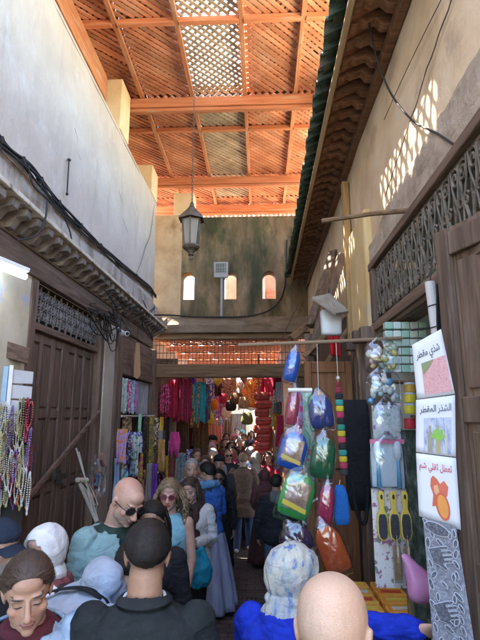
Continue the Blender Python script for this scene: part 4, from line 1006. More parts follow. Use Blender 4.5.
# bald man with sunglasses
p = Person('bald man with sunglasses in a pale teal overshirt bending his head', 135, 481, 2.75, 228, lean=8, head=(30,6,-4), vox=.0042, neckf=14, bulk=1.06,
    skin=skin_mat((.52,.31,.23), beard=(.36,.24,.19)), armL=((-.3,.1,-1),(.1,.25,-1)), armR=((.15,-.05,-1),(.05,.2,-1)))
p.glasses(LENS, BLACK, .027, .021)
TEAL = cloth((.23,.36,.36), 'teal overshirt cloth', var=.15)
p.top(cloth((.03,.05,.04), 'dark green tee'), hem=.8, ease=.006, loose=0, fold=.003, sleeve=0, name='tee', neck=False); open_jacket(p, TEAL, hem=.74, gap=.05, ease=.026, name='overshirt', fold=.007, loose=.02, sl_r=.98)
for x in (.105,):
    mb = MB(); mb.box((0,0,0), (.115,.012,.012)); c = p.chest+p.Ru @ V((-.11,.158,-.0)); mb2 = MB(); mb2.box(c, (.12,.01,.05), p.Ru); link('pocket_flap', remeshed(mb2, .005, 1), TEAL, p.o, p.T)
p.pants(cloth((.2,.18,.15), 'khaki')); p.shoes(BLK)
# bending person in the hoodie
p = Person('person in a pale blue hoodie bending over, black bag strap across the back', 150, 560, 2.33, -62, lean=60, twist=6, head=(30,0,0), vox=.005, skin=skin_mat(T_OLIVE), armL=((-.15,.15,-1),(0,.6,-.8)), armR=((.2,.35,-1),(0,.5,-.8)), H=1.78)
HOOD = cloth((.38,.44,.53), 'pale blue hoodie cloth', var=.12)
p.top(HOOD, hem=.82, ease=.024, loose=.02, fold=.007, name='hoodie', hood=True, sl_r=1.15); p.pants(cloth((.035,.04,.06), 'dark trousers')); p.shoes(WHITE_C); p.hair(HAIR_BK, th=.014, blades=2500)
p.strap(BLK, [(-.19,-.02,-.22), (-.12,-.145,-.08), (-.02,-.15,.03), (.09,-.12,.10), (.13,-.03,.12), (.14,.10,.04)], w=.016)
# child-height face between the bald man and the blonde
p = Person('dark haired person half hidden behind the bald man with sunglasses', 152, 503, 2.95, 170, head=(10,10,0), female=True, vox=.008, skin=skin_mat(T_TAN)); p.hair(HAIR_BK, th=.014, blades=1500); p.locks(HAIR_BK, 40, .2, .004); p.top(BLK); p.pants(BLK)
# blonde woman
p = Person('woman with curly dark blonde hair, rose sunglasses and a sleeveless light blue top', 171, 481, 3.9, 168, head=(2,12,-3), female=True, vox=.0055, skin=skin_mat((.55,.33,.24), lips=(.5,.08,.08)), armL=((-.16,.0,-1),(.1,.2,-1)), armR=((.2,.0,-1),(-.5,.5,-.2)))
p.glasses(LENS_R, pmat('pink frame', [(.3,.06,.08)], rough=.3), .026, .021)
p.hair(HAIR_BL, plane=(-.07,.80), th=.02, blades=2500, L=.04, w=.0016, rough=.5); p.locks(HAIR_BL, 170, .30, .02, 15, .0085, spread=.055)
p.top(cloth((.25,.5,.58), 'light blue top', var=.15), sleeve=0, hem=.8, ease=.01, fold=.005, name='top', neck=False); p.pants(BLK); p.shoes(BLK)
# woman in the cardigan
p = Person('woman with long dark hair, white cardigan and dark brown scarf looking down', 189, 479, 4.6, 180, head=(16,-14,6), female=True, vox=.006, skin=skin_mat((.54,.34,.26), eyes='down'), armL=((-.2,.0,-1),(.4,.75,.05)), armR=((.2,.1,-1),(-.55,.65,.15)))
p.hair(HAIR_BR, th=.016, blades=2000, L=.05, flow='down', rough=.12); p.locks(HAIR_BR, 90, .30, .006, 6, .009, spread=.03)
p.top(cloth((.05,.045,.045), 'dark top'), sleeve=0, hem=.7, ease=.004, loose=0, name='top'); open_jacket(p, cloth((.56,.55,.53), 'white knit cardigan', var=.08, scale=50), hem=.70, gap=.06, name='cardigan', collar=False, fold=.008, loose=.02, sl_r=1.1)
p.neckscarf(cloth((.055,.033,.03), 'brown scarf'), .035, .42, .40); p.pants(BLK); p.shoes(BLK)
bgp = p.arms[0][3]; bw = p.T @ bgp+p.o.location
mb = MB(); rings = []
for t, w, d in ((0,.02,.015),(.1,.07,.03),(.3,.13,.05),(.6,.16,.06),(.85,.15,.055),(1,.10,.03)): rings.append(ringpts(bw+V((.03,-.06,-.02-.32*t)), V((1,.2,0)).normalized(), V((-.2,1,0)).normalized(), w*.6, d*.8, 20))
mb.loft(rings); me = remeshed(mb, .008, 2); o = link('shopping_bag', me, cloth((.015,.25,.36), 'turquoise bag', rough=.45), None, Matrix.Identity(4), fold=.014, fsc=(14,14,6)); tag(o, 'turquoise cloth bag held by the woman in the white cardigan', 'bag')
# man behind
p = Person('grey haired man in dark jacket and pale striped scarf behind the cardigan woman', 192, 459, 5.6, 184, head=(4,8,0), vox=.007, skin=skin_mat((.46,.28,.2)), bulk=1.05); p.hair(HAIR_GR, plane=(-.05,.85), th=.008, blades=2500, L=.02, w=.0012, rough=.4); p.top(DKG, collar=(DKG, .04)); p.neckscarf(patterned('striped scarf', [(.4,.38,.42), (.5,.48,.5)], [((.2,.08,.1), 26, .5, .55), ((.1,.13,.3), 20, .55, .6)]), .03, .4, .38); p.pants(DKG); p.shoes(BLK)
# lady in the long skirt
p = Person('woman in a blue top and long lavender skirt, back turned', 206, 463, 5.7, 38, head=(14,22,0), female=True, vox=.007, skin=skin_mat(T_OLIVE), armL=((-.2,.15,-1),(.3,.9,.1)), armR=((.25,.1,-1),(-.35,.85,.05)))
p.hair(HAIR_BK, th=.016, blades=1800, L=.04, rough=.12)
p.top(cloth((.045,.13,.42), 'blue top', var=.2), sleeve=.85, hem=.86, ease=.016, fold=.007, name='top'); p.neckscarf(cloth((.10,.24,.40), 'sky blue scarf', var=.25), .042, .25, .0)
p.skirt(pmat('lavender skirt cloth', [(.2,.24,.38), (.3,.35,.5), (.4,.44,.56)], scale=6, stretch=(5,5,.3), rough=.8, bump=.2), hem=.05, w=.34, n=22); p.shoes(BLK)
# black dressed woman
p = Person('woman dressed in black with long black hair and dark glasses facing the camera', 219, 470, 6.8, 180, head=(4,0,0), female=True, vox=.008, skin=skin_mat(T_TAN)); p.hair(HAIR_BK, th=.018, blades=1200, L=.05); p.locks(HAIR_BK, 70, .34, .005, 5, .01); p.glasses(LENS, BLACK, .025, .019); p.top(BLK, skirt=.6, name='coat', hem=.8, fold=.008); p.pants(BLK); p.shoes(BLK)
# brown coat
p = Person('person in a brown suede jacket and jeans walking away down the alley', 243, 463, 9.3, -4, head=(4,0,0), vox=.009, skin=skin_mat(T_PALE), stride=.34, H=1.72, armL=((-.3,-.1,-1),(-.05,.15,-1)), armR=((.28,.05,-1),(.05,.35,-1))); p.hair(HAIR_BL, th=.014, blades=900); p.top(cloth((.2,.125,.085), 'brown suede', var=.2), hem=.78, skirt=.32, name='jacket', fold=.008, ease=.022, collar=(cloth((.16,.1,.07), 'brown collar'), .03)); p.pants(JEANS); p.shoes(WHITE_C)
# boy in the dark jacket
p = Person('young man in a black jacket with grey hood and jeans walking away on the right', 276, 475, 5.9, 4, head=(6,-6,0), vox=.007, skin=skin_mat(T_TAN), stride=.2); p.hair(HAIR_BK, th=.016, blades=2200, L=.02, rough=.5); p.top(cloth((.022,.023,.028), 'black jacket'), hem=.8, ease=.026, loose=.02, fold=.008); 
mb = MB(); mb.ball(p.nb+p.Ru @ V((0,-.095,-.015)), (.105,.055,.09), 16, 12); mb.ball(p.nb+p.Ru @ V((0,-.03,.03)), (.1,.09,.045), 16, 12); link('hood', remeshed(mb, .009, 3), cloth((.12,.125,.13), 'grey hood cloth'), p.o, p.T, fold=.006)
p.pants(cloth((.08,.11,.17), 'blue jeans', var=.35, scale=30)); p.shoes(BLK)
# ---------------------------------------------------------------- the crowd further down
CROWD = [  # px, py, Y, face, H-or-None, kind, top colour, head colour, label
 (219,456,8.2,176,'m',(.055,.05,.055),'cap','man in dark coat and cap coming up behind the black dressed woman'),
 (228,449,10.3,184,'bald',(.035,.037,.045),'g','balding man with dark glasses in dark clothes coming up the alley'),
 (250,447,10.4,2,'m',(.03,.04,.075),'h','man in a navy jacket walking away ahead of the brown jacket'),
 (264,470,8.0,10,'f',(.14,.06,.055),'sc:.12,.05,.05','woman in a russet headscarf and coat walking away at the salmon wall'),
 (258,437,12.4,178,'f',(.62,.2,.13),'h','woman in a salmon pink top facing up the alley'),
 (268,452,10.2,150,'f',(.3,.03,.05),'h','woman in crimson standing by the salmon wall'),
 (234,434,13.0,182,'f',(.5,.12,.16),'sc:.55,.2,.22','woman in a bright pink headscarf in the far crowd'),
 (213,436,11.2,176,'m',(.12,.025,.035),'cap','man in a black cap and open maroon shirt in the far crowd'),
 (203,442,11.0,185,'f',(.16,.03,.06),'h','woman in a wine red blouse near the left stalls'),
 (225,438,12.4,170,'f',(.05,.05,.08),'h','dark haired woman in slate blue in the far crowd'),
 (244,434,14.0,175,'m',(.35,.33,.3),'h','man in a pale grey shirt in the far crowd'),
 (197,449,9.8,200,'f',(.32,.24,.14),'h','woman in a sand coloured blouse beside the hanging clothes'),
 (220,431,15.5,180,'m',(.07,.09,.15),'h','man in a denim blue shirt far down the passage'),
 (207,431,15.0,180,'f',(.42,.3,.2),'sc:.6,.55,.45','woman in a cream headscarf far down the passage'),
 (251,431,16.5,180,'f',(.2,.12,.25),'h','woman in a purple blouse far down the passage'),
 (205,456,8.8,182,'f',(.2,.1,.05),'h','woman in a russet brown top behind the woman in the lavender skirt'),
 (201,463,7.9,190,'f',(.45,.42,.4),'sc:.12,.12,.16','woman in a pale top and navy headscarf near the left shop rail'),
 (213,449,9.7,178,'m',(.16,.17,.2),'h','man in a blue grey sweater behind the man in the cap'),
 (234,446,11.2,172,'f',(.35,.08,.16),'h','woman in a raspberry top coming past the brown jacketed walker'),
 (261,446,10.9,184,'m',(.4,.15,.08),'h','man in a rust coloured shirt by the red poufs'),
 (256,453,9.9,4,'f',(.1,.09,.08),'sc:.3,.27,.22','woman in a taupe headscarf walking away beside the poufs'),
 (199,437,13.2,178,'f',(.4,.1,.08),'h','woman in a brick red top among the far left stalls'),
 (231,441,11.8,184,'f',(.45,.35,.28),'h','woman in a beige blouse in the middle of the far crowd'),
 (239,439,12.6,176,'m',(.1,.11,.14),'h','man in a slate jacket in the middle of the far crowd'),
 (211,443,10.6,190,'f',(.5,.25,.3),'sc:.5,.3,.35','woman in a dusty pink headscarf by the left stalls'),
 (247,440,12.0,0,'f',(.25,.05,.1),'h','woman in a plum top walking away beside the poufs'),
 (227,433,14.6,182,'f',(.55,.42,.1),'h','woman in a yellow top in the far crowd'),
 (216,432,16.2,178,'m',(.3,.05,.05),'cap','man in a red shirt and dark cap far down the passage'),
 (242,430,17.2,180,'f',(.12,.3,.3),'sc:.15,.35,.35','woman in a teal headscarf far down the passage'),
 (205,435,12.2,186,'m',(.4,.38,.36),'h','man in a pale grey pullover near the far left stalls'),
 (254,441,11.4,170,'m',(.07,.07,.08),'h','man in black facing up the alley beside the poufs'),
 (237,428,18.0,180,'m',(.5,.48,.45),'h','man in a white shirt far down the passage'),
]
for i, (px, py, Y, fc, kd, tc, hd, lab) in enumerate(CROWD):
    fem = kd == 'f'; tone = (T_OLIVE, T_PALE, T_TAN, (.46,.28,.2))[i % 4]
    p = Person(lab, px, py, Y, fc, head=(rnd(0,10), rnd(-20,20), rnd(-4,4)), female=fem, vox=.011, skin=skin_mat(tone, scalp=((.1,.07,.05),.03) if kd == 'bald' else None), group='people in the far crowd' if Y > 9 else None, stride=rnd(-.3,.3) if fc < 90 else rnd(0,.2),
               armL=((-.25,rnd(0,.3),-1),(rnd(0,.4),rnd(.2,.9),-.6)))
    p.top(cloth(tc), hem=.78, skirt=.25 if fem else 0, fold=.007, name='top')
    if fem and i % 2: p.skirt(cloth(tuple(c*.5 for c in tc)), n=16)
    else: p.pants(JEANS if i % 3 else BLK)
    p.shoes(BLK)
    if hd.startswith('sc:'): p.hijab(cloth(tuple(float(q) for q in hd[3:].split(','))), drape=.22, R0=(.096,.12,.12))
    elif hd == 'g': p.glasses(LENS, BLACK, .026, .02)
    else:
        p.hair((HAIR_BK, HAIR_BR, HAIR_GR)[i % 3 if not fem else i % 2], th=.015, blades=500, L=.03)
        if fem: p.locks(HAIR_BK if i % 2 == 0 else HAIR_BR, 45, .26, .006, 6, .011)
        if hd == 'cap':
            bm_ = p._cap_pts((.03,.1), .022); mb = MB(); vi = {v: k for k, v in enumerate(bm_.verts)}; mb.add([p.H4 @ v.co for v in bm_.verts], [[vi[v] for v in f.verts] for f in bm_.faces]); bm_.free()
            link('cap', remeshed(mb, .008, 1, solid=.012), BLK, p.o, p.T)
# ================================================================== GOODS, LAMPS, CABLES
ROD = plastic((.55,.52,.46), .5, 'pale rod'); CLEAR = None
def clear_mat():
    m = bpy.data.materials.new('clear plastic film'); m.use_nodes = True; nt = m.node_tree; b = nt.nodes['Principled BSDF']
    b.inputs['Base Color'].default_value = (.85,.87,.88,1); b.inputs['Roughness'].default_value = .15; b.inputs['Alpha'].default_value = .20
    n = nt.nodes.new('ShaderNodeTexNoise'); n.inputs['Scale'].default_value = 13; n.inputs['Detail'].default_value = 1.5; n.inputs['Distortion'].default_value = .5; tc = nt.nodes.new('ShaderNodeTexCoord'); nt.links.new(tc.outputs['Object'], n.inputs['Vector'])
    bp = nt.nodes.new('ShaderNodeBump'); bp.inputs['Strength'].default_value = .55; bp.inputs['Distance'].default_value = .02; nt.links.new(n.outputs[0], bp.inputs['Height'])
    gl = nt.nodes.new('ShaderNodeBsdfGlossy'); gl.inputs['Roughness'].default_value = .12; gl.inputs['Color'].default_value = (.9,.92,.95,1); nt.links.new(bp.outputs[0], gl.inputs['Normal'])
    tr = nt.nodes.new('ShaderNodeBsdfTransparent'); tr.inputs['Color'].default_value = (.95,.96,.97,1); lw = nt.nodes.new('ShaderNodeLayerWeight'); lw.inputs['Blend'].default_value = .35; nt.links.new(bp.outputs[0], lw.inputs['Normal'])
    mr = nt.nodes.new('ShaderNodeMapRange'); mr.inputs[3].default_value = .07; mr.inputs[4].default_value = .5; nt.links.new(lw.outputs['Fresnel'], mr.inputs[0])
    mx = nt.nodes.new('ShaderNodeMixShader'); nt.links.new(mr.outputs[0], mx.inputs[0]); nt.links.new(tr.outputs[0], mx.inputs[1]); nt.links.new(gl.outputs[0], mx.inputs[2]); nt.links.new(mx.outputs[0], nt.nodes['Material Output'].inputs[0])
    return m
CLEAR = clear_mat()
def garment(nm, lab, cat, p, w, h, mat, rz=0, folds=4, amp=.02, group=None, taper=1.0, sleeves=False, fringe=False):
    p = V(p); R_ = Rz(rz); ph = rnd(0,6); G = []; n, m = 10, max(12, int(folds*6))
    for i in range(n+1):
        t = i/n; row = []
        for j in range(m+1):
            u = j/m-.5; wd = w*lerp(1, taper, t)*(1-.04*math.sin(t*3+ph)); a = amp*(.35+.65*t)
            q = V((u*wd+.006*math.sin(t*7+u*5+ph), a*math.sin(u*folds*2*math.pi+ph+1.2*math.sin(t*2+ph))+a*.5*math.sin(u*folds*4.7+ph*2), -h*t*(1+.03*math.sin(u*9+ph))+(-abs(u)*.12*w if sleeves else 0)))
            row.append(p+R_ @ q)
        G.append(row)
    mb = MB(); mb.smooth = True; mb.sheet(G)
    if sleeves:
        for sg in (-1,1): mb.sheet([[p+R_ @ V((sg*w*(.48+.12*t+.1*k), .012*math.sin(k*3+ph), -.05-h*.62*t*(1-.05*k))) for k in (0,.5,1)] for t in (0,.3,.6,1)])
    o = mb.build(nm, mat, solid=.008, smooth=True); return tag(o, lab, cat, group)
# ------------------------------------------------ lantern on its chain
LNx, LNy = at(192, 203, Y=5.2).x, 5.2
LT = thing('lantern', 'old glazed street lantern hanging on a long chain below the lattice roof', 'lantern', (LNx, LNy, 4.6))
zt, zb = at(192, 206, Y=5.2).z, at(192, 262, Y=5.2).z
LMET = pmat('aged lantern metal', [(.06,.045,.03), (.13,.1,.07), (.22,.17,.12)], scale=10, rough=.6, metal=.4, bump=.4)
LGL = pmat('dusty lantern glass', [(.3,.24,.16), (.45,.38,.28), (.55,.48,.38)], scale=7, rough=.35, bump=.3, trans=.25, stretch=(1,1,.4))
h = zt-zb; hexa = lambda r, z: [V((LNx+r*math.cos(math.pi/6+k*math.pi/3), LNy+r*math.sin(math.pi/6+k*math.pi/3), z)) for k in range(6)]
mb = MB(); mb.loft([hexa(.03, zt), hexa(.045, zt-.03), hexa(.07, zt-.06), hexa(.158, zt-.155), hexa(.162, zt-.175), hexa(.12, zt-.17)]); mb.build('lantern_roof', LMET, LT)
mb = MB(); mb.loft([hexa(.112, zt-.18), hexa(.076, zb+.19)]); mb.build('glass', LGL, LT)
mb = MB()
A, B_ = hexa(.116, zt-.17), hexa(.08, zb+.18)
for a, b in zip(A, B_): mb.beam(a, b, .014, .014)
mb.build('glazing_bars', LMET, LT)
mb = MB(); mb.lathe([(.092, zb+.2),(.10, zb+.18),(.085, zb+.155),(.05, zb+.13),(.03, zb+.10),(.035,zb+.085),(.018,zb+.07),(.022,zb+.04),(.006,zb)], (LNx,LNy,0), 12); mb.build('finial', LMET, LT)
mb = MB(); mb.lathe([(.02,zt-.01),(.026,zt+.02),(.012,zt+.05)], (LNx,LNy,0), 10)
z = zt+.05; k = 0
while z < LZ-.1:
    R_ = Rz(90*(k % 2)); pts = [V((LNx,LNy,z+.02))+R_ @ V((.010*math.cos(t), 0, .022*math.sin(t))) for t in [2*math.pi*i/8 for i in range(9)]]
    mb.tube(pts, .0032, 4); z += .036; k += 1
mb.build('chain', LMET, LT)
# ------------------------------------------------ floodlight on a post
fp = at(221, 270, Y=8.72); FL = thing('floodlight', 'grey floodlight with a gridded panel on a thin post before the mossy wall', 'floodlight', (fp.x, fp.y, 3.87))
GREYM = plastic((.36,.35,.33), .5); mb = MB(); mb.box(fp, (.27,.07,.30), Rx(8)); mb.build('housing', GREYM, FL, bevel=.015)
mb = MB(); mb.box(fp+V((0,-.04,.03)), (.19,.012,.17), Rx(8)); mb.build('panel', pmat('dark glass panel', [(.03,.035,.04),(.05,.055,.06)], rough=.2, bump=0), FL)
mb = MB()
for i in range(4): mb.box(fp+V((-.07+i*.047,-.05,.03)), (.008,.006,.17), Rx(8))
for i in range(3): mb.box(fp+V((0,-.051,-.03+i*.06)), (.19,.006,.007), Rx(8))
mb.build('grid', GREYM, FL)
mb = MB(); mb.tube([(fp.x+.01, fp.y+.03, 3.86), (fp.x+.01, fp.y+.03, fp.z-.14)], .022, 8); mb.build('post', GREYM, FL)
# ------------------------------------------------ left cables
cab = thing('cable_bundle', 'bundle of sagging black cables clipped along the white house wall', 'cables', (-1.95, 6, 4.2))
wp = [(-30,112),(0,140),(22,160),(40,180),(58,203),(80,226),(100,246),(118,262),(136,276),(150,289),(156,296)]
W = [at(a, b, X=LX+.05) for a, b in wp]
def spl(P, n=6):
    Q = []
    for i in range(len(P)-1):
        a, b, c, d = P[max(i-1,0)], P[i], P[i+1], P[min(i+2, len(P)-1)]
        for k in range(n):
            t = k/n; Q.append(.5*((2*b)+(c-a)*t+(2*a-5*b+4*c-d)*t*t+(3*b-a-3*c+d)*t**3))
    Q.append(P[-1]); return Q
for s_ in range(6):
    Q = [p+V((.012*math.sin(i*.5+s_*2), 0, .028*mnoise.noise(V((i*.16, s_*3.1, 0)))-.012*(s_-2))) for i, p in enumerate(spl(W))]
    mb = MB(); mb.smooth = True; mb.tube(Q, .009+.004*(s_ % 3 == 0), 6); mb.build('cable', BLACK, cab)
for i in (1,2,3,4,5,6,7,8):
    mb = MB(); p = W[i]; mb.lathe([(.034,-.02),(.036,0),(.034,.02)], p, 8, R=Rx(50)); mb.tube([p+V((0,0,-.03)), p+V((.01,.03,-.09))], .005, 5); mb.build('tie', BLACK, cab)
lp = thing('loose_cable', 'thick loose cable looping down the stained band to a bracket on the left', 'cable', at(30,165,X=LX+.06))
mb = MB(); mb.smooth = True; mb.tube(spl([at(a,b,X=LX+.07) for a, b in ((28,165),(33,185),(46,198),(62,214),(71,236),(70,255))]), .008, 6); mb.build('cable', BLACK, lp)
mb = MB(); mb.smooth = True; mb.tube(spl([at(a,b,X=LX+.27) for a, b in ((47,200),(45,220),(35,236),(18,240))]), .008, 6); mb.build('end', BLACK, lp)
p, q = at(69,160,X=LX+.03), at(67,194,X=LX+.03); mb = MB(); mb.tube([p+V((.02,0,0)), p, q], .008, 6); mb.ball(p, .018); mb.ball(q, .016); tag(mb.build('wall_rod', BLACK), 'short thin iron rod fixed upright to the white wall above the cables', 'rod')
tn = thing('cable_tangle', 'tangle of black cables hanging at the corner beside the small white camera', 'cables', at(120,310,X=LX+.2))
rg = random.Random(5)
for k in range(16):
    c0 = at(rg.uniform(96,150), rg.uniform(292,330), X=LX+.22); pts = [c0+V((rg.uniform(-.05,.05), rg.uniform(-.5,.5), rg.uniform(-.16,.16))) for _ in range(5)]
    mb = MB(); mb.smooth = True; mb.tube(spl(pts), rg.uniform(.004,.009), 5); mb.build('cable', BLACK, tn)
for k in range(3):
    c0 = at(108+2*k, 326, X=LX+.06); mb = MB(); mb.smooth = True; mb.tube([c0+V((.01*k, (.16+.03*k)*math.cos(t), (.13+.05*k)*math.sin(t)-.05*k)) for t in [math.pi*2*i/22*.85+.8 for i in range(23)]], .006, 5); mb.build('cable', BLACK, tn)
cc = at(125,333,X=LX+.25); CM = thing('security_camera', 'small white security camera under the cable tangle on the left', 'camera', cc)
mb = MB(); mb.tube([cc+V((-.06,.05,.0)), cc+V((.05,-.07,-.02))], [.03,.032], 12); mb.build('body', WHITE_P, CM); mb = MB(); mb.tube([cc+V((.05,-.07,-.02)), cc+V((.057,-.079,-.022))], [.024,.022], 12); mb.build('camera_lens', BLACK, CM); mb = MB(); mb.tube([cc+V((-.03,.03,.02)), cc+V((-.12,.05,.09))], .012, 8); mb.build('arm', WHITE_P, CM)
# cables across to the right and along the slab
def cable(label, pts, r=.006, n=8):
    mb = MB(); mb.smooth = True; mb.tube(spl([V(p) for p in pts], n), r, 6); return tag(mb.build('cable', BLACK), label, 'cable')
cable('dark cable running along the stained slab below the arched windows', [at(120,318,Y=8.7), at(160,315,Y=8.74), at(200,317,Y=8.74), at(250,316,Y=8.74), at(275,306,Y=8.8), at(285,285,Y=8.9), at(287,240,Y=8.95)], .016)
cable('dangling black cable curving down from the eave across the right wall', [at(369,-10,X=.72), at(369,20,X=.72), at(376,55,X=.76), at(390,92,X=.82), at(412,120,X=.86), at(438,134,X=.87), at(462,150,X=.87)], .006)
cable('thin slanting wire running down the tan wall on the right', [at(441,0,X=.875), at(420,42,X=.875), at(400,84,X=.875), at(384,120,X=.875)], .0025)
cable('thin wire slanting from the eave end down to the hanging pole', [at(318,258,Y=5.2), at(300,300,Y=4.4), at(280,342,Y=3.4)], .003)
cable('second thin wire sagging beside the timber braces on the right', [at(289,250,Y=8.6), at(300,275,Y=7), at(322,245,Y=5.5)], .004)
mb = MB(); mb.tube([at(322,221,Y=2.95), at(370,214,Y=2.85), at(414,210,X=.9)], .016, 8); tag(mb.build('wall_pole', WOOD_DK_X), 'dark wooden pole sticking out of the tan wall above the grille', 'pole')
# ------------------------------------------------ near left: strip lamp, board, display
lm = thing('strip_lamp', 'lit cool white strip lamp under the lintel at the left edge', 'lamp', at(6,272,Y=3.35))
EM = bpy.data.materials.new('lit tube'); EM.use_nodes = True; e = EM.node_tree.nodes['Principled BSDF']; e.inputs['Emission Color'].default_value = (.72,.85,1,1); e.inputs['Emission Strength'].default_value = 2.2; e.inputs['Base Color'].default_value = (.8,.85,.9,1)
a, b = at(-12,262,Y=3.2), at(26,277,Y=3.45); mb = MB(); mb.tube([a, b], .022, 10); mb.build('tube', EM, lm)
mb = MB(); mb.beam(a+V((0,0,.045)), b+V((0,0,.045)), .1, .03); mb.build('housing', WHITE_P, lm, bevel=.006)
mb = MB(); mb.beam(at(-14,344,Y=3.5), at(27,356,Y=3.9), .05, .13); tag(mb.build('wall_board', WOOD_DK_Y, bevel=.006), 'dark wooden board on the yellow wall above the necklace display', 'board')
ds = thing('shutter', 'grey white slatted shutter panel with pale blue edge above the necklaces', 'shutter', (-1.85,3.72,0))
SLW = pmat('grey white painted board', [(.42,.41,.42),(.5,.49,.5),(.56,.55,.56)], scale=5, rough=.6, bump=.2); BLP = plastic((.32,.5,.66), .4)
P0 = at(13,372,Y=3.7); P1 = at(33,380,Y=3.78); uu = (P1-P0); uu.z = 0; uL = uu.length; uu.normalize()
for i in range(4):
    mb = MB(); z1 = P0.z+.02-i*.118; mb.prism([(0,z1-.108),(uL,z1-.108-.0),(uL,z1-.012),(0,z1)], V((P0.x,P0.y,0)), uu, (0,0,1), V((uu.y,-uu.x,0))*-.02); mb.build('slat', SLW, ds, bevel=.003)
mb = MB(); mb.prism([(-.03,1.3),(-.002,1.3),(-.002,P0.z+.05),(-.03,P0.z+.05)], V((P0.x,P0.y,0)), uu, (0,0,1), V((uu.y,-uu.x,0))*.03); mb.build('edge', WHITE_P, ds)
mb = MB(); q0 = V((P0.x,P0.y,0))-uu*.034; mb.prism([(-.2,1.3),(0,1.3),(0,P0.z+.04),(-.2,P0.z+.06)], q0, uu, (0,0,1), V((uu.y,-uu.x,0))*.02); mb.build('side_panel', BLP, ds, bevel=.004)
mb = MB(); mb.prism([(0,1.1),(uL,1.1),(uL,P0.z-.46),(0,P0.z-.46)], V((P0.x,P0.y+.004,0)), uu, (0,0,1), V((uu.y,-uu.x,0))*-.02); mb.build('lower_board', pmat('dark felt board', [(.03,.025,.025),(.05,.045,.04)], rough=1), ds)
NECK = [('cream', (.55,.5,.38)), ('deep purple', (.09,.045,.15)), ('black', (.02,.02,.025)), ('straw yellow', (.5,.42,.2)), ('crimson', (.32,.02,.045)), ('bone white', (.6,.57,.5)), ('mustard', (.42,.3,.08)), ('wine red', (.18,.015,.03)), ('olive', (.2,.2,.07)), ('ivory', (.62,.58,.47)), ('violet', (.2,.12,.32)), ('amber', (.45,.25,.06)), ('pale gold', (.52,.45,.26)), ('coral red', (.45,.08,.06)), ('white', (.66,.65,.62)), ('sand', (.5,.43,.3))]
WHR = ['over the slats','under the topmost slats','at the middle of the display','near the bottom','at the very bottom']
for i in range(64):
    cn, c = NECK[(i*5) % 16]; row = i//16; px = -1+(i*7.3) % 33; py = 398+row*22+(i % 4)*4; p = at(px, py, Y=3.62-.012*(i % 5)); L = rnd(.16,.30); w = rnd(.008,.026); tw = rnd(-.02,.02)
    mb = MB(); br = rnd(.0045,.0075); n = int(L*2/(br*1.7)); pts = [p+V((w*math.sin(t)+tw*(1-math.cos(t))/2, -.010*math.sin(t*.5)-.004*(i % 3), -L*(1-math.cos(t))/2)) for t in [2*math.pi*k/n for k in range(n)]]
    for q in pts: mb.ball(q, br, 6, 4)
    mb.ball(p+V((tw,-.01,-L-.014)), (.009,.007,.016), 8, 6); tag(mb.build('necklace', plastic(c, .3), smooth=True), f'{cn} bead necklace on the left display, {WHR[row+1]}', 'necklace', 'bead necklaces on the left display')
garment('dark_scarf', 'black knotted cloth hanging among the bead necklaces', 'cloth', at(26,402,Y=3.6), .1, .32, BLK if 'BLK' in globals() else cloth((.02,.02,.02)), folds=3, amp=.02)
# ------------------------------------------------ sticks and glass bag by the door
for i, (a, b, r, lab) in enumerate((((76,448),(98,520),.009,'tall thin pale stick leaning against the dark double door'),((79,452),(93,512),.007,'shorter pale stick leaning beside the tall one at the door'),((80,484),(97,522),.02,'pale rolled paper tube leaning low against the double door'))):
    mb = MB(); mb.tube([at(*a, X=LX+.12), at(*b, X=LX+.38)], r, 8); tag(mb.build('stick', pmat('pale stick', [(.38,.33,.27),(.5,.45,.38)], scale=9)), lab, 'stick')
for k in range(3):
    P = [at(92+3*k,505,X=LX+.4), at(86+3*k,490,X=LX+.3), at(78+4*k,480,X=LX+.25)]; 
    mb = MB(); mb.tube(spl(P), [.005]*13, 5); mb.ball(P[-1], (.03,.02,.025), 8, 6); tag(mb.build('dried_stem', pmat('straw', [(.36,.3,.22),(.48,.42,.32)], scale=9)), ('left','middle','right')[k]+'most dried straw stem poking up beside the paper tube', 'stem')
cb = at(99,468,X=LX+.25); gb = thing('clear_bag', 'clear plastic bag of pale oddments hanging by the plaster pillar', 'bag', cb)
mb = MB(); mb.loft([ringpts(cb+V((0,0,z)), V((0,1,0)), V((1,0,0)), w, d, 14) for z, w, d in ((.16,.19,.02),(.1,.2,.05),(-.1,.19,.07),(-.26,.17,.06),(-.3,.1,.03))]); mb.build('film', CLEAR, gb)
for k in range(9):
    mb = MB(); q = cb+V((rnd(-.03,.03), rnd(-.13,.13), rnd(-.2,.08))); mb.tube([q, q+V((rnd(-.03,.03), rnd(-.09,.09), rnd(.05,.12)))], [.018,.012], 7); mb.build('oddment', cloth([(.4,.42,.44),(.15,.25,.35),(.5,.48,.42),(.3,.06,.06)][k % 4]), gb)
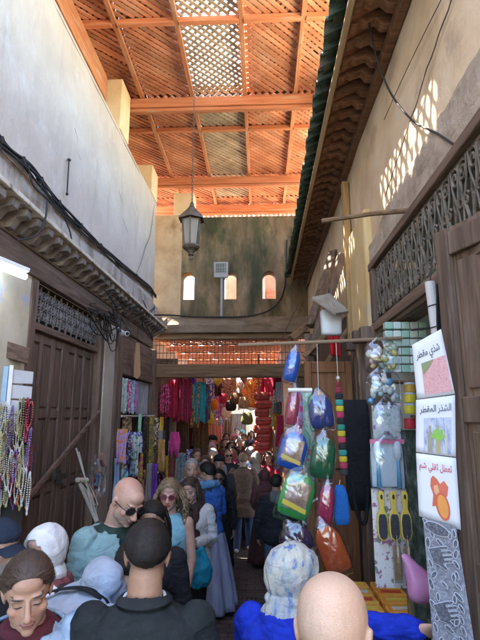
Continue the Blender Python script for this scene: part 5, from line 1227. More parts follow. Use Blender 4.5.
# ------------------------------------------------ left shop two (between pillar and passage)
S2 = thing('scarf_shop', 'open shop in dark wooden framing between the plaster pillar and the passage', 'shop', (-2.3,7.6,0))
def part(mat, nm, *b, bev=.006): mb = MB(); mb.bx(*b); return mb.build(nm, mat, S2, bevel=bev)
for y0, y1 in ((6.43,6.58),(6.60,6.70),(8.70,8.85)): part(WOOD_DK_Z, 'post', -2.12,-1.95, y0, y1, -.3, 3.23)
part(WOOD_DK_Y, 'header', -2.1,-1.96, 6.71,8.69, 2.62,2.75); part(WOOD_DK_Y, 'fascia', -2.08,-2.0, 6.71,8.69, 2.76,3.22)
part(pmat('dim shop lining', [(.16,.13,.11),(.24,.2,.17)], rough=.95), 'back_wall', -3.5,-3.45,6.4,8.9,-.3,3.2); part(WOOD_DK_Z,'side_wall',-3.45,-2.13,6.44,6.5,-.3,3.2); part(WOOD_DK_Z,'side_wall',-3.45,-2.13,8.78,8.84,-.3,3.2); part(WOOD_DK_Y,'ceiling',-3.45,-2.1,6.51,8.77,3.0,3.06)
part(plastic((.6,.58,.52), .5), 'hanging_rail', -1.97,-1.93, 6.72,8.75, 2.02,2.05)
part(WOOD_DK_Y, 'counter', -2.6,-1.96, 6.72,8.69, .7,.78)
mb = MB()
for k in range(6): mb.bx(-2.06,-2.03, 7.9+k*.13, 7.96+k*.13, 2.06, 2.6)
mb.build('slat_grille', pmat('grey slats', [(.3,.3,.33),(.42,.42,.45)], scale=6), S2)
# garments
PAL = {'crimson':(.33,.02,.05),'hot pink':(.55,.06,.22),'magenta':(.4,.03,.2),'mustard':(.45,.28,.04),'gold yellow':(.6,.45,.05),'teal':(.03,.2,.22),'royal blue':(.03,.07,.35),'sky blue':(.25,.42,.6),'violet':(.16,.05,.3),'lilac':(.4,.3,.55),'brown':(.12,.06,.03),'olive':(.14,.14,.05),'emerald green':(.03,.25,.1),'mint green':(.3,.55,.4),'black':(.018,.018,.02),'white':(.65,.64,.62),'orange':(.6,.2,.03),'maroon':(.14,.015,.03),'grey':(.25,.25,.27),'cream':(.6,.52,.4),'salmon':(.6,.25,.2),'tan':(.35,.22,.12)}
def pc(c, second=None):
    b = PAL[c]
    if not second: return cloth(b, c+' cloth', var=.3)
    k = ('pat', c, second)
    if k not in _mc: _mc[k] = pmat(c+' print', [tuple(x*.8 for x in b), b], scale=8, rough=.85, bump=.3, bscale=150, stain=(PAL[second], 26, .5, .56, (1,1,1)))
    return _mc[k]
# hung on the rail, near to far (px, top py, w, h)
RAILG = [('brown','tan',127,416,.17,.62,'belt bundle'),('mint green',None,140,414,.08,.52,'scarf'),('black','brown',146,416,.12,.75,'belt bundle'),('olive','mustard',152,416,.13,.8,'belt bundle'),('gold yellow',None,162,417,.1,.42,'scarf'),('brown','cream',157,418,.12,.6,'scarf'),('black',None,168,416,.12,.9,'scarf'),('white','royal blue',136,432,.26,.30,'folded scarf'),('violet','hot pink',120,438,.2,.3,'scarf'),('mustard',None,149,452,.15,.45,'scarf'),('emerald green','white',123,462,.12,.5,'scarf'),('sky blue','lilac',118,458,.1,.55,'scarf'),('grey','cream',164,450,.16,.6,'scarf'),('salmon','white',130,460,.1,.4,'scarf'),('royal blue','white',172,462,.2,.4,'scarf'),('tan','maroon',143,470,.12,.45,'scarf'),('maroon','gold yellow',158,472,.14,.4,'scarf'),('lilac','white',126,475,.1,.4,'scarf')]
for i, (c, c2, px, py, w, h, kd) in enumerate(RAILG):
    p = at(px, py, X=-1.93+.05*(i % 4)); nxt = RAILG[(i+1) % len(RAILG)][0]
    garment('scarf' if 'scarf' in kd else 'belt_bundle', f'{c}{" and "+c2 if c2 else ""} {kd} hanging in the shop left of the passage', kd.split()[0] if kd != 'folded scarf' else 'scarf', p, w, h, pc(c, c2), rz=62+rnd(-12,12), folds=3 if w > .12 else 2, amp=.018, group='scarves and belts hung at the shop rail')
INN = [('white','lilac'),('mint green','white'),('hot pink','white'),('sky blue','white'),('lilac','hot pink')]
for i, (c, c2) in enumerate(INN): garment('scarf', f'{c} and {c2} printed scarf displayed in the shop opening above the rail', 'scarf', (-2.03, 6.8+i*.2, 2.58), .17, .5, pc(c, c2), rz=50, folds=2, amp=.01)
mb = MB(); p = at(137,343,X=-1.9); sp_ = thing('wooden_paddle', 'pale wooden paddle hanging on a string at the shop corner', 'paddle', p)
mb.tube([at(139,296,X=-1.9), p], .003, 5); mb.build('string', BLACK, sp_); mb = MB(); mb.prism([(-.03,0),(.03,0),(.055,-.18),(.08,-.48),(.02,-.55),(-.05,-.52),(-.05,-.2)], p, (.55,.83,0), (0,0,1), (.02,-.014,0)); mb.build('blade', pmat('pale wood', [(.36,.2,.1),(.48,.29,.16)], scale=4, stretch=(6,6,.6)), sp_, bevel=.004)
rg = random.Random(33); KN = list(PAL)
for i in range(34):
    c, c2 = KN[(i*9+4) % 22], KN[(i*5+1) % 22]; px = rg.uniform(119,203); py = rg.uniform(428,472); x = rg.uniform(-1.92,-1.62); p = at(px, py, X=x)
    if c == c2: c2 = 'white'
    if p.y > 9.6 or p.z > 2.3: continue
    garment('scarf', f'{c} and {c2} printed scarf hanging low before the shop left of the passage', 'scarf', p, rg.uniform(.05,.13), rg.uniform(.3,.75), pc(c, c2 if i % 4 else None), rz=rg.uniform(10,70), folds=2, amp=.025, group='scarves hung low before the left shop')
for i, (X, Y, z, w, h, c, c2) in enumerate(((-1.2,14.4,3.15,.9,.75,'tan','maroon'),(-.35,15.6,3.2,.7,.9,'orange','brown'),(-1.35,17.2,3.3,.9,1.0,'salmon','crimson'),(-.5,18.6,3.3,.8,1.05,'cream','tan'),(-.02,13.2,3.1,.5,.8,'crimson','gold yellow'))):
    garment('hanging_rug', f'{c} and {c2} patterned rug slung high across the far passage', 'rug', (X, Y, z), w, h, pc(c, c2), rz=rg.uniform(-15,15), folds=1, amp=.03)
# garments under the passage beam
BEAMG = [('maroon','hot pink',166,384,.16,.55),('crimson',None,173,380,.2,.72),('maroon',None,180,378,.24,.85),('crimson','maroon',186,379,.22,.8),('violet',None,192,377,.16,.6),('magenta','white',190,380,.12,.5),('teal',None,200,382,.2,.75),('maroon','teal',206,384,.16,.7),('black','crimson',161,392,.2,.7),('brown','orange',196,384,.16,.8)]
for i, (c, c2, px, py, w, h) in enumerate(BEAMG):
    garment('hanging_garment', f'{c}{" and "+c2 if c2 else ""} garment hanging below the lower passage beam on the left', 'garment', at(px, py, Y=9.25+.12*(i % 3)), w, h, pc(c, c2), rz=rnd(-25,25), folds=3, amp=.03, taper=1.15, sleeves=(i % 2 == 0))
# hot pink doll-like bundle of tassels
p = at(175,432,Y=8.6); tz = thing('tassel_bunch', 'bright pink bunch of tassels hanging beside the shop rail', 'tassels', p)
for k in range(12):
    mb = MB(); a = k*.52; q = p+V((.05*math.cos(a), .05*math.sin(a), -.06*(k % 3))); mb.tube([q, q+V((.02*math.cos(a),.02*math.sin(a),-.16)), q+V((.012*math.cos(a),.012*math.sin(a),-.32))], [.02,.034,.016], 7); mb.build('tassel', pc('hot pink'), tz, smooth=True)
# ------------------------------------------------ far passage goods
rg = random.Random(21); names = list(PAL)
for i in range(110):
    left = i % 2 == 0; Y = 9.7+ ((i//2) % 28)*.38+rg.uniform(-.1,.1)
    X = (-1.35+rg.uniform(-.25,.1)) if left else (.02+.02*(Y-10)+rg.uniform(-.05,.2))
    if not left and Y < 11.6: X = .36
    c, c2 = (names if i % 3 else ['crimson','brown','salmon','maroon','tan','mustard','brown'])[(i*5+2) % (22 if i % 3 else 7)], names[(i*7+9) % len(names)]
    top = (rg.uniform(2.3, 3.1) if Y < 13 else rg.uniform(2.6,3.3))-(1.0 if i >= 56 else 0)
    garment('hanging_garment', f'{c} and {c2} garment hung {"low " if i >= 56 else ""}{"left" if left else "right"} of the passage, {["near its mouth","at its middle","towards its end"][min(2, int((Y-9.7)//3.6))]}', 'garment', (X, Y, top), rg.uniform(.14,.3) if Y < 12 else rg.uniform(.25,.5), rg.uniform(.4,.95), pc(c, c2 if i % 3 else None), rz=rg.uniform(20,70)*(1 if left else -1), folds=3, amp=.04, taper=1.1, sleeves=i % 4 == 0, group='garments hung along the far passage')
for i in range(12):
    Y = 11.5+i*.7; X = -1.0+rg.uniform(-.15,.75); z = rg.uniform(2.75,3.2); c = ['gold yellow','tan','orange','cream','brown','white'][i % 6]
    o = thing('hanging_lamp', f'small {c} lantern lamp hanging over the far passage, {["left row","middle row","right row"][i % 3]} near {["its mouth","the middle","the end"][i//4]}', 'lamp', (X,Y,z), 'lantern lamps over the far passage')
    mb = MB(); mb.lathe([(.01,.12),(.05,.08),(.10,.0),(.09,-.08),(.03,-.16),(.01,-.2)], (X,Y,z), 10); mb.build('shade', plastic(PAL[c], .4), o, smooth=True); mb = MB(); mb.tube([(X,Y,z+.11),(X,Y,3.62)], .005, 5); mb.build('cord', BLACK, o)
# red leather pouf stack
REDL = pmat('red leather', [(.26,.03,.025),(.42,.06,.045),(.5,.11,.08)], scale=7, rough=.5, bump=.4, bscale=60)
for i in range(9):
    p = at(262+(i % 2)*1.5, 396+i*8.2, Y=10.9); mb = MB(); mb.smooth = True; s_ = 1+.1*math.sin(i*2.1); mb.loft([ringpts(p+V((0,0,z)), V((1,0,0)), V((0,1,0)), w*s_, w*s_, 24, 5) for z, w in ((-.09,.05),(-.09,.155),(-.07,.172),(0,.178),(.05,.174),(.08,.158),(.088,.05))])
    o = thing('leather_pouf', f'red leather pouf in the column on the salmon wall, ' + ('topmost','second from the top','third from the top','fourth from the top','fifth, the middle one','fourth from the bottom','third from the bottom','second from the bottom','lowest of all')[i], 'pouf', p, 'red leather poufs in a column'); mb.build('cushion', REDL, o)
    mb = MB(); mb.tube([p+V((math.copysign(abs(math.cos(t))**.4, math.cos(t))*.181*s_, math.copysign(abs(math.sin(t))**.4, math.sin(t))*.181*s_, .0)) for t in [2*math.pi*k/24 for k in range(25)]], .006, 4); mb.build('seam', pmat('dark red stitching', [(.12,.015,.012)]), o)
mb = MB(); mb.beam((-.07,10.88,-.5), (-.07,10.88,3.4), .03, .03); tag(mb.build('display_pole', WOOD_DK_Z), 'upright dark pole behind the column of red poufs', 'pole')
# bright bag and hats in the distance
for i, (px, py, Y, c, r) in enumerate(((222,398,14,'crimson',.14),(231,405,13,'black',.13),(237,398,12.4,'brown',.16),(226,412,13.5,'cream',.12),(244,402,12,'tan',.13),(213,404,12.6,'orange',.13),(209,418,12,'gold yellow',.12),(247,418,11.8,'olive',.13),(218,420,14,'sky blue',.12))):
    p = at(px, py, Y=Y); o = thing('hanging_bag', f'{c} shoulder bag hanging high over the far passage', 'bag', p); mb = MB(); mb.smooth = True; mb.loft([ringpts(p+V((0,0,z)), V((1,0,0)), V((0,1,0)), w*r/.14, d, 16) for z, w, d in ((.13,.08,.02),(.08,.13,.05),(-.06,.16,.06),(-.14,.13,.05),(-.16,.05,.02))]); mb.build('pouch', pc(c), o); mb = MB(); mb.tube(spl([p+V((-.1,0,.1)), p+V((0,0,.5)), p+V((.1,0,.1))]), .006, 5); mb.build('strap', pc('brown'), o)
# ================================================================== RIGHT STALL
PY = 2.9
pole = MB(); pole.tube([at(238,345,Y=PY), at(320,342,Y=PY), at(402,338,Y=PY)], .011, 8); tag(pole.build('hanging_pole', pmat('bare pole', [(.2,.13,.08),(.3,.21,.13)], scale=6, stretch=(.6,6,6))), 'thin wooden pole across the stall front carrying the bath mitts', 'pole')
def hook(mb, p, q, r=.0022): mb.tube([V(p), V(q)], r, 5)
def film(o, c, w, h, d=.03, tilt=0, ax=0, nm='film'):
    R_ = Ry(tilt) if True else None; mb = MB(); mb.smooth = True
    def sec(z, a, b): return [V(c)+Rz(ax) @ (R_ @ V((x, y, z))) for x, y in [((math.copysign(abs(math.cos(t))**.6, math.cos(t)))*a, math.sin(t)*b) for t in [2*math.pi*j/20 for j in range(20)]]]
    mb.loft([sec(h*.5+.045, w*.07, .004), sec(h*.5+.012, w*.2, d*.3), sec(h*.42, w*.42, d*.7), sec(h*.25, w*.5, d*.9), sec(0, w*.51, d), sec(-h*.4, w*.5, d*.7), sec(-h*.5, w*.46, .004)]); return mb.build(nm, CLEAR, o)
def pad(o, c, w, h, d, mat, tilt=0, nm='mitt', ax=0, top=.6, noise_=.004):
    mb = MB(); mb.smooth = True; rings = []
    for z, s_, e in ((-.5,.6,.3),(-.47,.86,.75),(-.3,1,1),(0,1,1),(.25,.97,1),(.42,lerp(.8,top,.5),.8),(.5,top*.7,.3)):
        rings.append([V(c)+Rz(ax) @ (Ry(tilt) @ V((w/2*s_*math.copysign(abs(math.cos(t))**.7, math.cos(t)), d/2*e*math.sin(t)+noise_*mnoise.noise(V((math.cos(t)*3, z*9, c[0]*20))), z*h))) for t in [2*math.pi*j/24 for j in range(24)]])
    mb.loft(rings); return mb.build(nm, mat, o)
TERRY = lambda c: pmat('terry cloth', [tuple(x*.7 for x in c), c], scale=90, rough=.95, bump=.8, bscale=300, bdist=.004)
def mittbag(lab, px, py, w, h, c, tilt=0, Y=PY, film_=True, nm='bath_mitt', cat='bath mitt', stringto=None, mat=None):
    p = at(px, py, Y=Y); o = thing(nm, lab, cat, p); w, h = w*Y/FPX, h*Y/FPX
    pad(o, p, w*(.92 if film_ else 1), h*(.9 if film_ else 1), .034, mat or TERRY(tuple(q*.82+.012 for q in c)), tilt, 'mitt')
    if film_: film(o, p, w, h*1.08, .032, tilt)
    mb = MB(); t = p+Ry(tilt) @ V((0,0,h*.5)); hook(mb, t, stringto if stringto is not None else V((t.x, Y, at(px,343,Y=PY).z))); mb.build('string', ROD, o)
    return o, p, w, h
mittbag('bright blue bath mitt in clear film hanging at the top left of the pole', 292, 366, 15, 34, (.01,.13,.62), 14)
mittbag('pink red mitt in clear film below the bright blue one', 292.5, 408, 13, 36, (.55,.06,.12), 10, stringto=at(293,386,Y=PY))
mb = MB(); mb.tube([at(288,390,Y=PY-.02), at(312,390,Y=PY-.02)], .012, 8); tag(mb.build('crossbar', WHITE_P), 'short white bar hanging crossways above the pink red mitt', 'bar')
mittbag('dark royal blue scrubbing pouch in film hanging on a yellow cord', 321, 412, 25, 34, (.03,.06,.27), -6)
mittbag('green scrubbing mitt in clear film below the royal blue pouch', 323, 458, 25, 42, (.01,.15,.05), 8, Y=PY-.03, stringto=at(322,430,Y=PY))
mittbag('crimson pink bath mitt in clear film beside the small blue mitt', 326, 505, 16, 40, (.55,.03,.12), 8, Y=PY-.04, stringto=at(328,480,Y=PY))
mittbag('small bright blue mitt hanging beside the crimson pink mitt', 341, 505, 15, 36, (.01,.16,.55), -3, film_=False, stringto=at(340,480,Y=PY))
mittbag('orange terry mitt in clear film, lowest of the hanging mitts', 332, 550, 27, 46, (.75,.13,.02), -22, Y=PY-.06, stringto=at(330,520,Y=PY))
mittbag('dark purple mitt in film with white edge just above the patterned headscarf', 297, 541, 30, 26, (.06,.03,.09), -30, Y=PY-.1, stringto=at(300,520,Y=PY))
# character-free printed bags: coloured frame, brown picture, oval badge
def printbag(lab, px, py, w, h, frame_c, stripe_c, badge_c, tilt):
    p = at(px, py, Y=PY-.05); o = thing('printed_bag', lab, 'bag', p); k = (PY-.05)/FPX; w, h = w*k, h*k; R_ = Ry(tilt)
    P = lambda x, z, y=0: p+R_ @ V((x*w, 0, z*h))+V((0, y, 0)); u, v_ = R_ @ V((1,0,0)), R_ @ V((0,0,1))
    pad(o, p+V((0,.012,0)), w*.96, h*.96, .04, plastic(frame_c, .3), tilt, 'pack')
    def flat(nm, poly, y, mat): mb = MB(); mb.prism([(a*w, b*h) for a, b in poly], p+V((0,y,0)), u, v_, (0,-.003,0)); mb.build(nm, mat, o)
    flat('picture', [(-.33,-.30),(.33,-.30),(.33,.32),(-.33,.32)], -.012, pmat('printed picture', [(.12,.07,.05),(.28,.17,.12),(.4,.33,.28)], scale=30, rough=.3, bump=.05))
    flat('stripe', [(-.38,-.24),(.36,-.32),(.36,-.22),(-.38,-.13)], -.0155, plastic(stripe_c, .3))
    flat('badge', [(-.12+.16*math.cos(t), .05+.13*math.sin(t)) for t in [2*math.pi*i/16 for i in range(16)]], -.0155, plastic(badge_c, .3))
    film(o, p, w*1.12, h*1.2, .035, tilt); mb = MB(); hook(mb, P(0,.55), P(0,.55)+V((0,.03,.08))); mb.build('string', ROD, o)
printbag('clear bag with blue framed printed card and lilac badge below the white bar', 293, 451, 27, 36, (.02,.09,.42), (.65,.5,.08), (.42,.36,.7), 16)
printbag('clear bag with green framed card and yellow stripe, under the blue framed bag', 297, 496, 32, 42, (.05,.33,.08), (.75,.6,.06), (.4,.3,.28), 18)
# looped white handle
mb = MB(); mb.smooth = True; mb.tube(spl([at(318,498,Y=PY), at(308,506,Y=PY), at(303,522,Y=PY), at(306,538,Y=PY)]), .014, 8, flat=.4); tag(mb.build('bath_strap', WHITE_P), 'pale grey curved scrubbing strap hanging behind the crimson mitt', 'strap')
# striped bead rope
p0 = at(338,378,Y=PY+.02); rp = thing('striped_scrubber', 'long striped scrubbing band in red, black, green and yellow hanging on the pole', 'scrubber', p0)
SEG = [(.3,.04,.06),(.3,.04,.06),(.03,.03,.03),(.05,.35,.3),(.65,.5,.04),(.5,.05,.12),(.03,.03,.03),(.03,.28,.2),(.65,.5,.04),(.5,.06,.1),(.03,.03,.03),(.05,.3,.25),(.65,.5,.04),(.45,.05,.1),(.05,.05,.05)]
zl = p0.z-at(340,472,Y=PY+.02).z
for i, c in enumerate(SEG):
    z0 = p0.z-.02-i*zl/len(SEG); z1 = z0-zl/len(SEG)+.003; w = .024 if i > 1 else .012+.006*i; x = p0.x+.001*i
    mb = MB(); mb.smooth = True; mb.lathe([(w*.86,z1),(w,lerp(z1,z0,.2)),(w,lerp(z1,z0,.8)),(w*.86,z0)], (x,p0.y,0), 12, sy=.6); mb.build('band', TERRY(c), rp)
mb = MB(); hook(mb, p0+V((0,0,-.02)), at(336,343,Y=PY)); mb.ball(p0, .012); mb.build('string', ROD, rp)
# green floral strip
p = at(307,392,Y=3.25); garment('floral_strip', 'mint green floral strip hanging behind the printed bags', 'strip', p, .07, .62, pmat('mint floral', [(.2,.45,.32),(.3,.55,.4)], scale=8, stain=((.6,.6,.55), 40, .52, .58, (1,1,1)), stain2=((.45,.1,.2), 46, .58, .62, (1,1,1))), folds=1, amp=.006)
p = at(300,392,Y=3.3); garment('pink_strip', 'lilac and pink printed strip hanging left of the mint floral strip', 'strip', p, .08, .38, pc('lilac','hot pink'), folds=1, amp=.006)
# black apron bag on the post
p = at(356,415,Y=3.3); o = thing('black_bag', 'long black cloth bag with handles hanging on the dark post', 'bag', p); mb = MB(); mb.smooth = True
mb.loft([ringpts(p+V((0,0,z)), V((1,.15,0)).normalized(), V((0,1,0)), w, d, 18, 3) for z, w, d in ((.10,.085,.012),(0,.092,.03),(-.3,.095,.035),(-.5,.085,.03),(-.6,.06,.02))]); mb.build('pouch', BLK, o)
mb = MB(); mb.smooth = True; mb.tube(spl([p+V((-.05,-.04,-.42)), p+V((-.03,-.06,-.62)), p+V((.02,-.05,-.66)), p+V((.05,-.04,-.45))]), .012, 6); mb.build('handle', BLK, o)
mb = MB(); hook(mb, p+V((0,0,.1)), V((p.x, p.y+.1, 2.62))); mb.build('string', BLACK, o)
# ------------------------------------------------ strips of clear packs beside the posters
def pack(lab, px0, px1, py0, py1, Y, fill, kind, cat='pack'):
    a, b = at(px0, py0, Y=Y), at(px1, py1, Y=Y); c = (a+b)/2; w, h = b.x-a.x, a.z-b.z; o = thing('clear_pack', lab, cat, c)
    film(o, c, w, h, .035, 1)
    if kind == 'lumps':
        for k in range(24):
            mb = MB(); mb.smooth = True; mb.ball(c+V((rnd(-.40,.40)*w, rnd(-.014,.016), rnd(-.38,.38)*h)), (w*rnd(.06,.14), .013, h*rnd(.05,.13)), 9, 6, Ry(rnd(0,90))); mb.build('contents', fill[k % len(fill)], o)
    elif kind == 'brush':
        for x in (-.28,.28):
            mb = MB(); mb.smooth = True; mb.tube([c+V((x*w,0,.42*h)), c+V((x*w,0,-.02*h)), c+V((x*w,0,-.45*h))], [.016,.012,.02], 10, flat=.6); mb.build('brush_handle', fill[0], o); mb = MB(); mb.ball(c+V((x*w,-.005,.28*h)), (.024,.02,.05)); mb.build('brush_head', fill[1], o)
        mb = MB(); mb.box(c+V((0,0,.47*h)), (w*.96,.006,.022)); mb.build('header', fill[2], o); mb = MB(); mb.box(c+V((0,.018,0)), (w*.9,.004,h*.9)); mb.build('backing_card', plastic((.55,.62,.66), .4), o)
    elif kind == 'card':
        mb = MB(); mb.box(c+V((0,.012,0)), (w*.88,.006,h*.9)); mb.build('card', fill[0], o)
    return o
SPARK = pmat('silver sequin cloth', [(.3,.34,.36),(.5,.54,.55),(.62,.62,.64)], scale=60, rough=.3, bump=.5, stain=((.2,.12,.3), 35, .58, .62, (1,1,1)), stain2=((.3,.45,.35), 30, .58, .63, (1,1,1)))
Wp = plastic((.68,.68,.66)); 
pack('clear pack of pale yellow and pink sponges at the top of the strip', 364, 400, 341, 372, 2.6, [plastic((.6,.55,.22)), plastic((.62,.6,.55)), plastic((.55,.33,.34)), plastic((.5,.55,.42))], 'lumps')
pack('clear pack of white and blue sponges, second on the strip', 365, 402, 371, 405, 2.58, [Wp, plastic((.1,.28,.5)), Wp, plastic((.45,.6,.62))], 'lumps')
pack('silvery sequinned flat pack, third on the strip', 370, 404, 403, 444, 2.57, [SPARK], 'card')
pack('pack with two light blue brushes and a pink header, fourth on the strip', 369, 408, 440, 490, 2.55, [plastic((.16,.45,.7)), plastic((.62,.7,.74)), plastic((.55,.15,.25))], 'brush')
FLORP = pmat('floral paper', [(.55,.5,.46),(.64,.6,.56)], scale=8, stain=((.3,.12,.2), 30, .56, .6, (1,1,1)), stain2=((.15,.22,.14), 26, .58, .62, (1,1,1)))
mb = MB(); a, b = at(371,488,Y=2.58), at(412,588,Y=2.58); mb.box((a+b)/2, (b.x-a.x, .006, a.z-b.z)); tag(mb.build('floral_board', FLORP), 'floral printed backing board behind the three foot files', 'board')
for i, px in enumerate((382, 394, 405.5)):
    a, b = at(px-1, 491, Y=2.53), at(px+2, 541, Y=2.53); o = thing('foot_file', ('left','middle','right')[i]+' one of three yellow foot files with dark rasp pads', 'foot file', (a+b)/2, 'yellow foot files')
    dn = (b-a); L = dn.length; dn.normalize(); sd = V((1,0,0)); sd = (sd-dn*sd.dot(dn)).normalized()
    prof = [(0,.006),(.03,.013),(.12,.0165),(.22,.014),(.36,.0115),(.42,.016),(.48,.023),(.6,.027),(.85,.027),(.95,.022),(1,.008)]
    poly = [(-w, t*L) for t, w in prof]+[(w, t*L) for t, w in reversed(prof)]; mb = MB(); mb.prism(poly, a, sd, dn, (0,.01,0)); mb.build('paddle', plastic((.62,.45,.07), .35), o, bevel=.003)
    pr2 = [(.47,.012),(.52,.018),(.62,.021),(.84,.021),(.93,.016),(.97,.006)]; mb = MB(); mb.prism([(-w, t*L) for t, w in pr2]+[(w, t*L) for t, w in reversed(pr2)], a+V((0,-.004,0)), sd, dn, (0,.0035,0)); mb.build('rasp_pad', pmat('dark rasp', [(.03,.032,.035),(.07,.07,.075)], scale=200, rough=.9, bump=.8, bscale=400), o)
    mb = MB(); mb.prism([(.006*math.cos(t), .12*L+.012*math.sin(t)) for t in [2*math.pi*k/10 for k in range(10)]], a+V((0,-.003,0)), sd, dn, (0,.0025,0)); mb.build('hang_hole', BLACK, o)
for i, (x0, x1) in enumerate(((393,403),(404,413))):
    pack(('left','right')[i]+' flat pack with a brown card below the foot files', x0, x1, 545, 583, 2.52, [pmat('brown card', [(.32,.2,.1),(.42,.28,.15)], scale=60)], 'card')
# ------------------------------------------------ counter
CT = thing('stall_counter', 'low stall counter covered with small goods at the right', 'counter', (1.0,2.8,0)); CZ = .93
mb = MB(); mb.bx(.46,1.5,2.42,3.5,CZ-.04,CZ); mb.build('top', WOOD_DK_Y, CT, bevel=.006); mb = MB(); mb.bx(.5,1.46,2.46,3.46,.04,CZ-.042); mb.build('front', WOOD_DK_Z, CT)
mb = MB(); mb.bx(.452,.458,2.42,3.5,.86,.96); mb.build('lip', WOOD_DK_Y, CT)
ORG = pmat('orange packet', [(.65,.2,.03),(.75,.36,.06),(.8,.5,.1)], scale=14, rough=.3, bump=.1)
for i in range(8):
    r_, c_ = i//2, i % 2; p = V((.58+c_*.2, 3.0+r_*.13, CZ+.03)); o = thing('orange_packet', f'orange and yellow packet lying on the counter, {("front","second","third","back")[r_]} row {("left","right")[c_]}', 'packet', p, 'orange packets on the counter')
    mb = MB(); mb.box(p, (.18,.11,.05), Rz(rnd(-6,6))); mb.build('packet', ORG, o, bevel=.01); mb = MB(); mb.box(p+V((0,0,.0275)), (.12,.04,.003), Rz(rnd(-6,6))); mb.build('label', plastic([(.75,.6,.1),(.7,.68,.62),(.6,.08,.04)][i % 3]), o)
for i in range(40):
    p = V((.53+i*.0125, 2.8+rnd(-.012,.012), CZ+.012+.012*(i % 2))); o = tag(MB().tube([p+V((rnd(-.01,.01),-.085,.02)), p+V((rnd(-.01,.01),.085,.012))], .0075, 6).build('green_pen', plastic([(.02,.32,.06),(.03,.4,.1),(.1,.45,.15)][i % 3])), 'one of the many green kohl sticks lined up on the counter', 'stick', 'green sticks on the counter')
for i in range(10):
    p = V((.55+i*.075, 2.62+rnd(-.03,.03), CZ+.02)); c = [(.35,.42,.6),(.6,.6,.62),(.1,.2,.45),(.55,.5,.5)][i % 4]; mb = MB(); mb.box(p, (.06,.09,.035), Rz(rnd(-20,20))); o = tag(mb.build('small_packet', plastic(c), bevel=.006), 'one of the small blue and white packets at the front of the counter', 'packet', 'small packets at the counter front')
# pink bag
p = at(420,583,Y=2.3); mb = MB(); mb.smooth = True; rings = []
for z, w, d in ((.15,.016,.014),(.10,.022,.018),(.05,.055,.04),(-.02,.085,.055),(-.07,.08,.05),(-.10,.04,.03)): rings.append([q+V((.009*math.sin(math.atan2((q-p).y,(q-p).x)*9)*(1 if z > -.03 else .4),0,.004*mnoise.noise(q*20))) for q in ringpts(p+V((.02-.55*max(0,z),0,z*.8)), V((1,.2,0)).normalized(), V((0,1,0)), w*(1+.1*math.sin(z*60)), d, 22)])
mb.loft(rings); tag(mb.build('pink_bag', pmat('pink plastic', [(.55,.22,.42),(.66,.32,.52)], scale=12, rough=.25, bump=.35, bscale=22, bdist=.012, trans=.15), sub=1), 'full pink plastic bag held up over the stall counter', 'bag')
# ------------------------------------------------ poster strip
A4 = .215; PYp = 2.0
ST = thing('poster_strip', 'hanging strip of three white printed sheets with Arabic headings at the stall', 'poster', at(440,430,Y=2))
PAPER = pmat('white paper', [(.62,.63,.68),(.68,.69,.74)], scale=5, rough=.6, bump=.15, bscale=12)
INK = plastic((.02,.02,.035)); RINK = plastic((.5,.03,.05)); 
ARF = None
def sheet(c4, nm):
    tl, tr, br, bl = [at(*q, Y=y) for q, y in c4]; G = [[lerp(lerp(tl, tr, u/8), lerp(bl, br, u/8), v/8)+V((0,-.004*math.sin(math.pi*u/8),0)) for u in range(9)] for v in range(9)]
    mb = MB(); mb.smooth = True; mb.sheet(G); o = mb.build(nm, PAPER, ST, solid=.0015)
    n = (tr-tl).cross(bl-tl).normalized(); n = n if n.y < 0 else -n
    return o, (lambda a, b, lift=.003: lerp(lerp(tl, tr, a), lerp(bl, br, a), b)+V((0,-.004*math.sin(math.pi*min(1,max(0,a))),0))+n*lift)
def on(o, S, poly, mat, nm, lift=.003):
    mb = MB(); mb.add([S(a, b, lift) for a, b in poly], [list(range(len(poly)))]); return mb.build(nm, mat, o)
def rectp(a0, a1, b0, b1, n=8): return [(lerp(a0,a1,i/n), b0) for i in range(n+1)]+[(lerp(a1,a0,i/n), b1) for i in range(n+1)]
def arabic(o, S, txt, a, b, size, mat, asp=.75):
    cu = bpy.data.curves.new('heading', 'FONT'); cu.body = txt; cu.size = 1; cu.align_x = 'CENTER'; cu.offset = .012; t = bpy.data.objects.new('heading', cu); COL.objects.link(t)
    dg = bpy.context.evaluated_depsgraph_get(); me = bpy.data.meshes.new_from_object(t.evaluated_get(dg)); bpy.data.objects.remove(t)
    xs_ = [v.co.x for v in me.vertices]; mid = (min(xs_)+max(xs_))/2; s_ = size/(max(xs_)-min(xs_)); off = wloc(o)
    for v in me.vertices: v.co = S(a+(v.co.x-mid)*s_, b-v.co.y*s_*asp, .0035)-off
    me.materials.append(mat); ob = bpy.data.objects.new('heading', me); COL.objects.link(ob); ob.parent = o
AR1 = ''.join(reversed('\uFEB7\uFEAC\uFEF1 \uFEE3\uFED8\uFEC4\uFEAE')); AR2 = ''.join(reversed('\uFE8D\uFEDF\uFEB8\uFEAC\uFEAD \uFE8D\uFEDF\uFEE4\uFED8\uFEC4\uFEAE')); AR3 = ''.join(reversed('\uFEDF\uFECC\uFEC4\uFEDE \uFE9B\uFED8\uFEE0\uFEF2 \uFEB7\uFEE2'))
s1 = sheet([((412,345),2.0),((441,329),1.96),((455,394),1.94),((417,399),2.0)], 'sheet'); s2 = sheet([((416,400),1.995),((455,395),1.935),((456,457),1.935),((416,452),1.995)], 'sheet'); s3 = sheet([((416,453),1.99),((456,458),1.93),((461,530),1.92),((419,516),1.99)], 'sheet')
arabic(*s1, AR1, .47, .29, .74, INK, 1.05); arabic(*s2, AR2, .50, .25, .80, INK, 1.1); arabic(*s3, AR3, .47, .22, .80, RINK, 1.0)
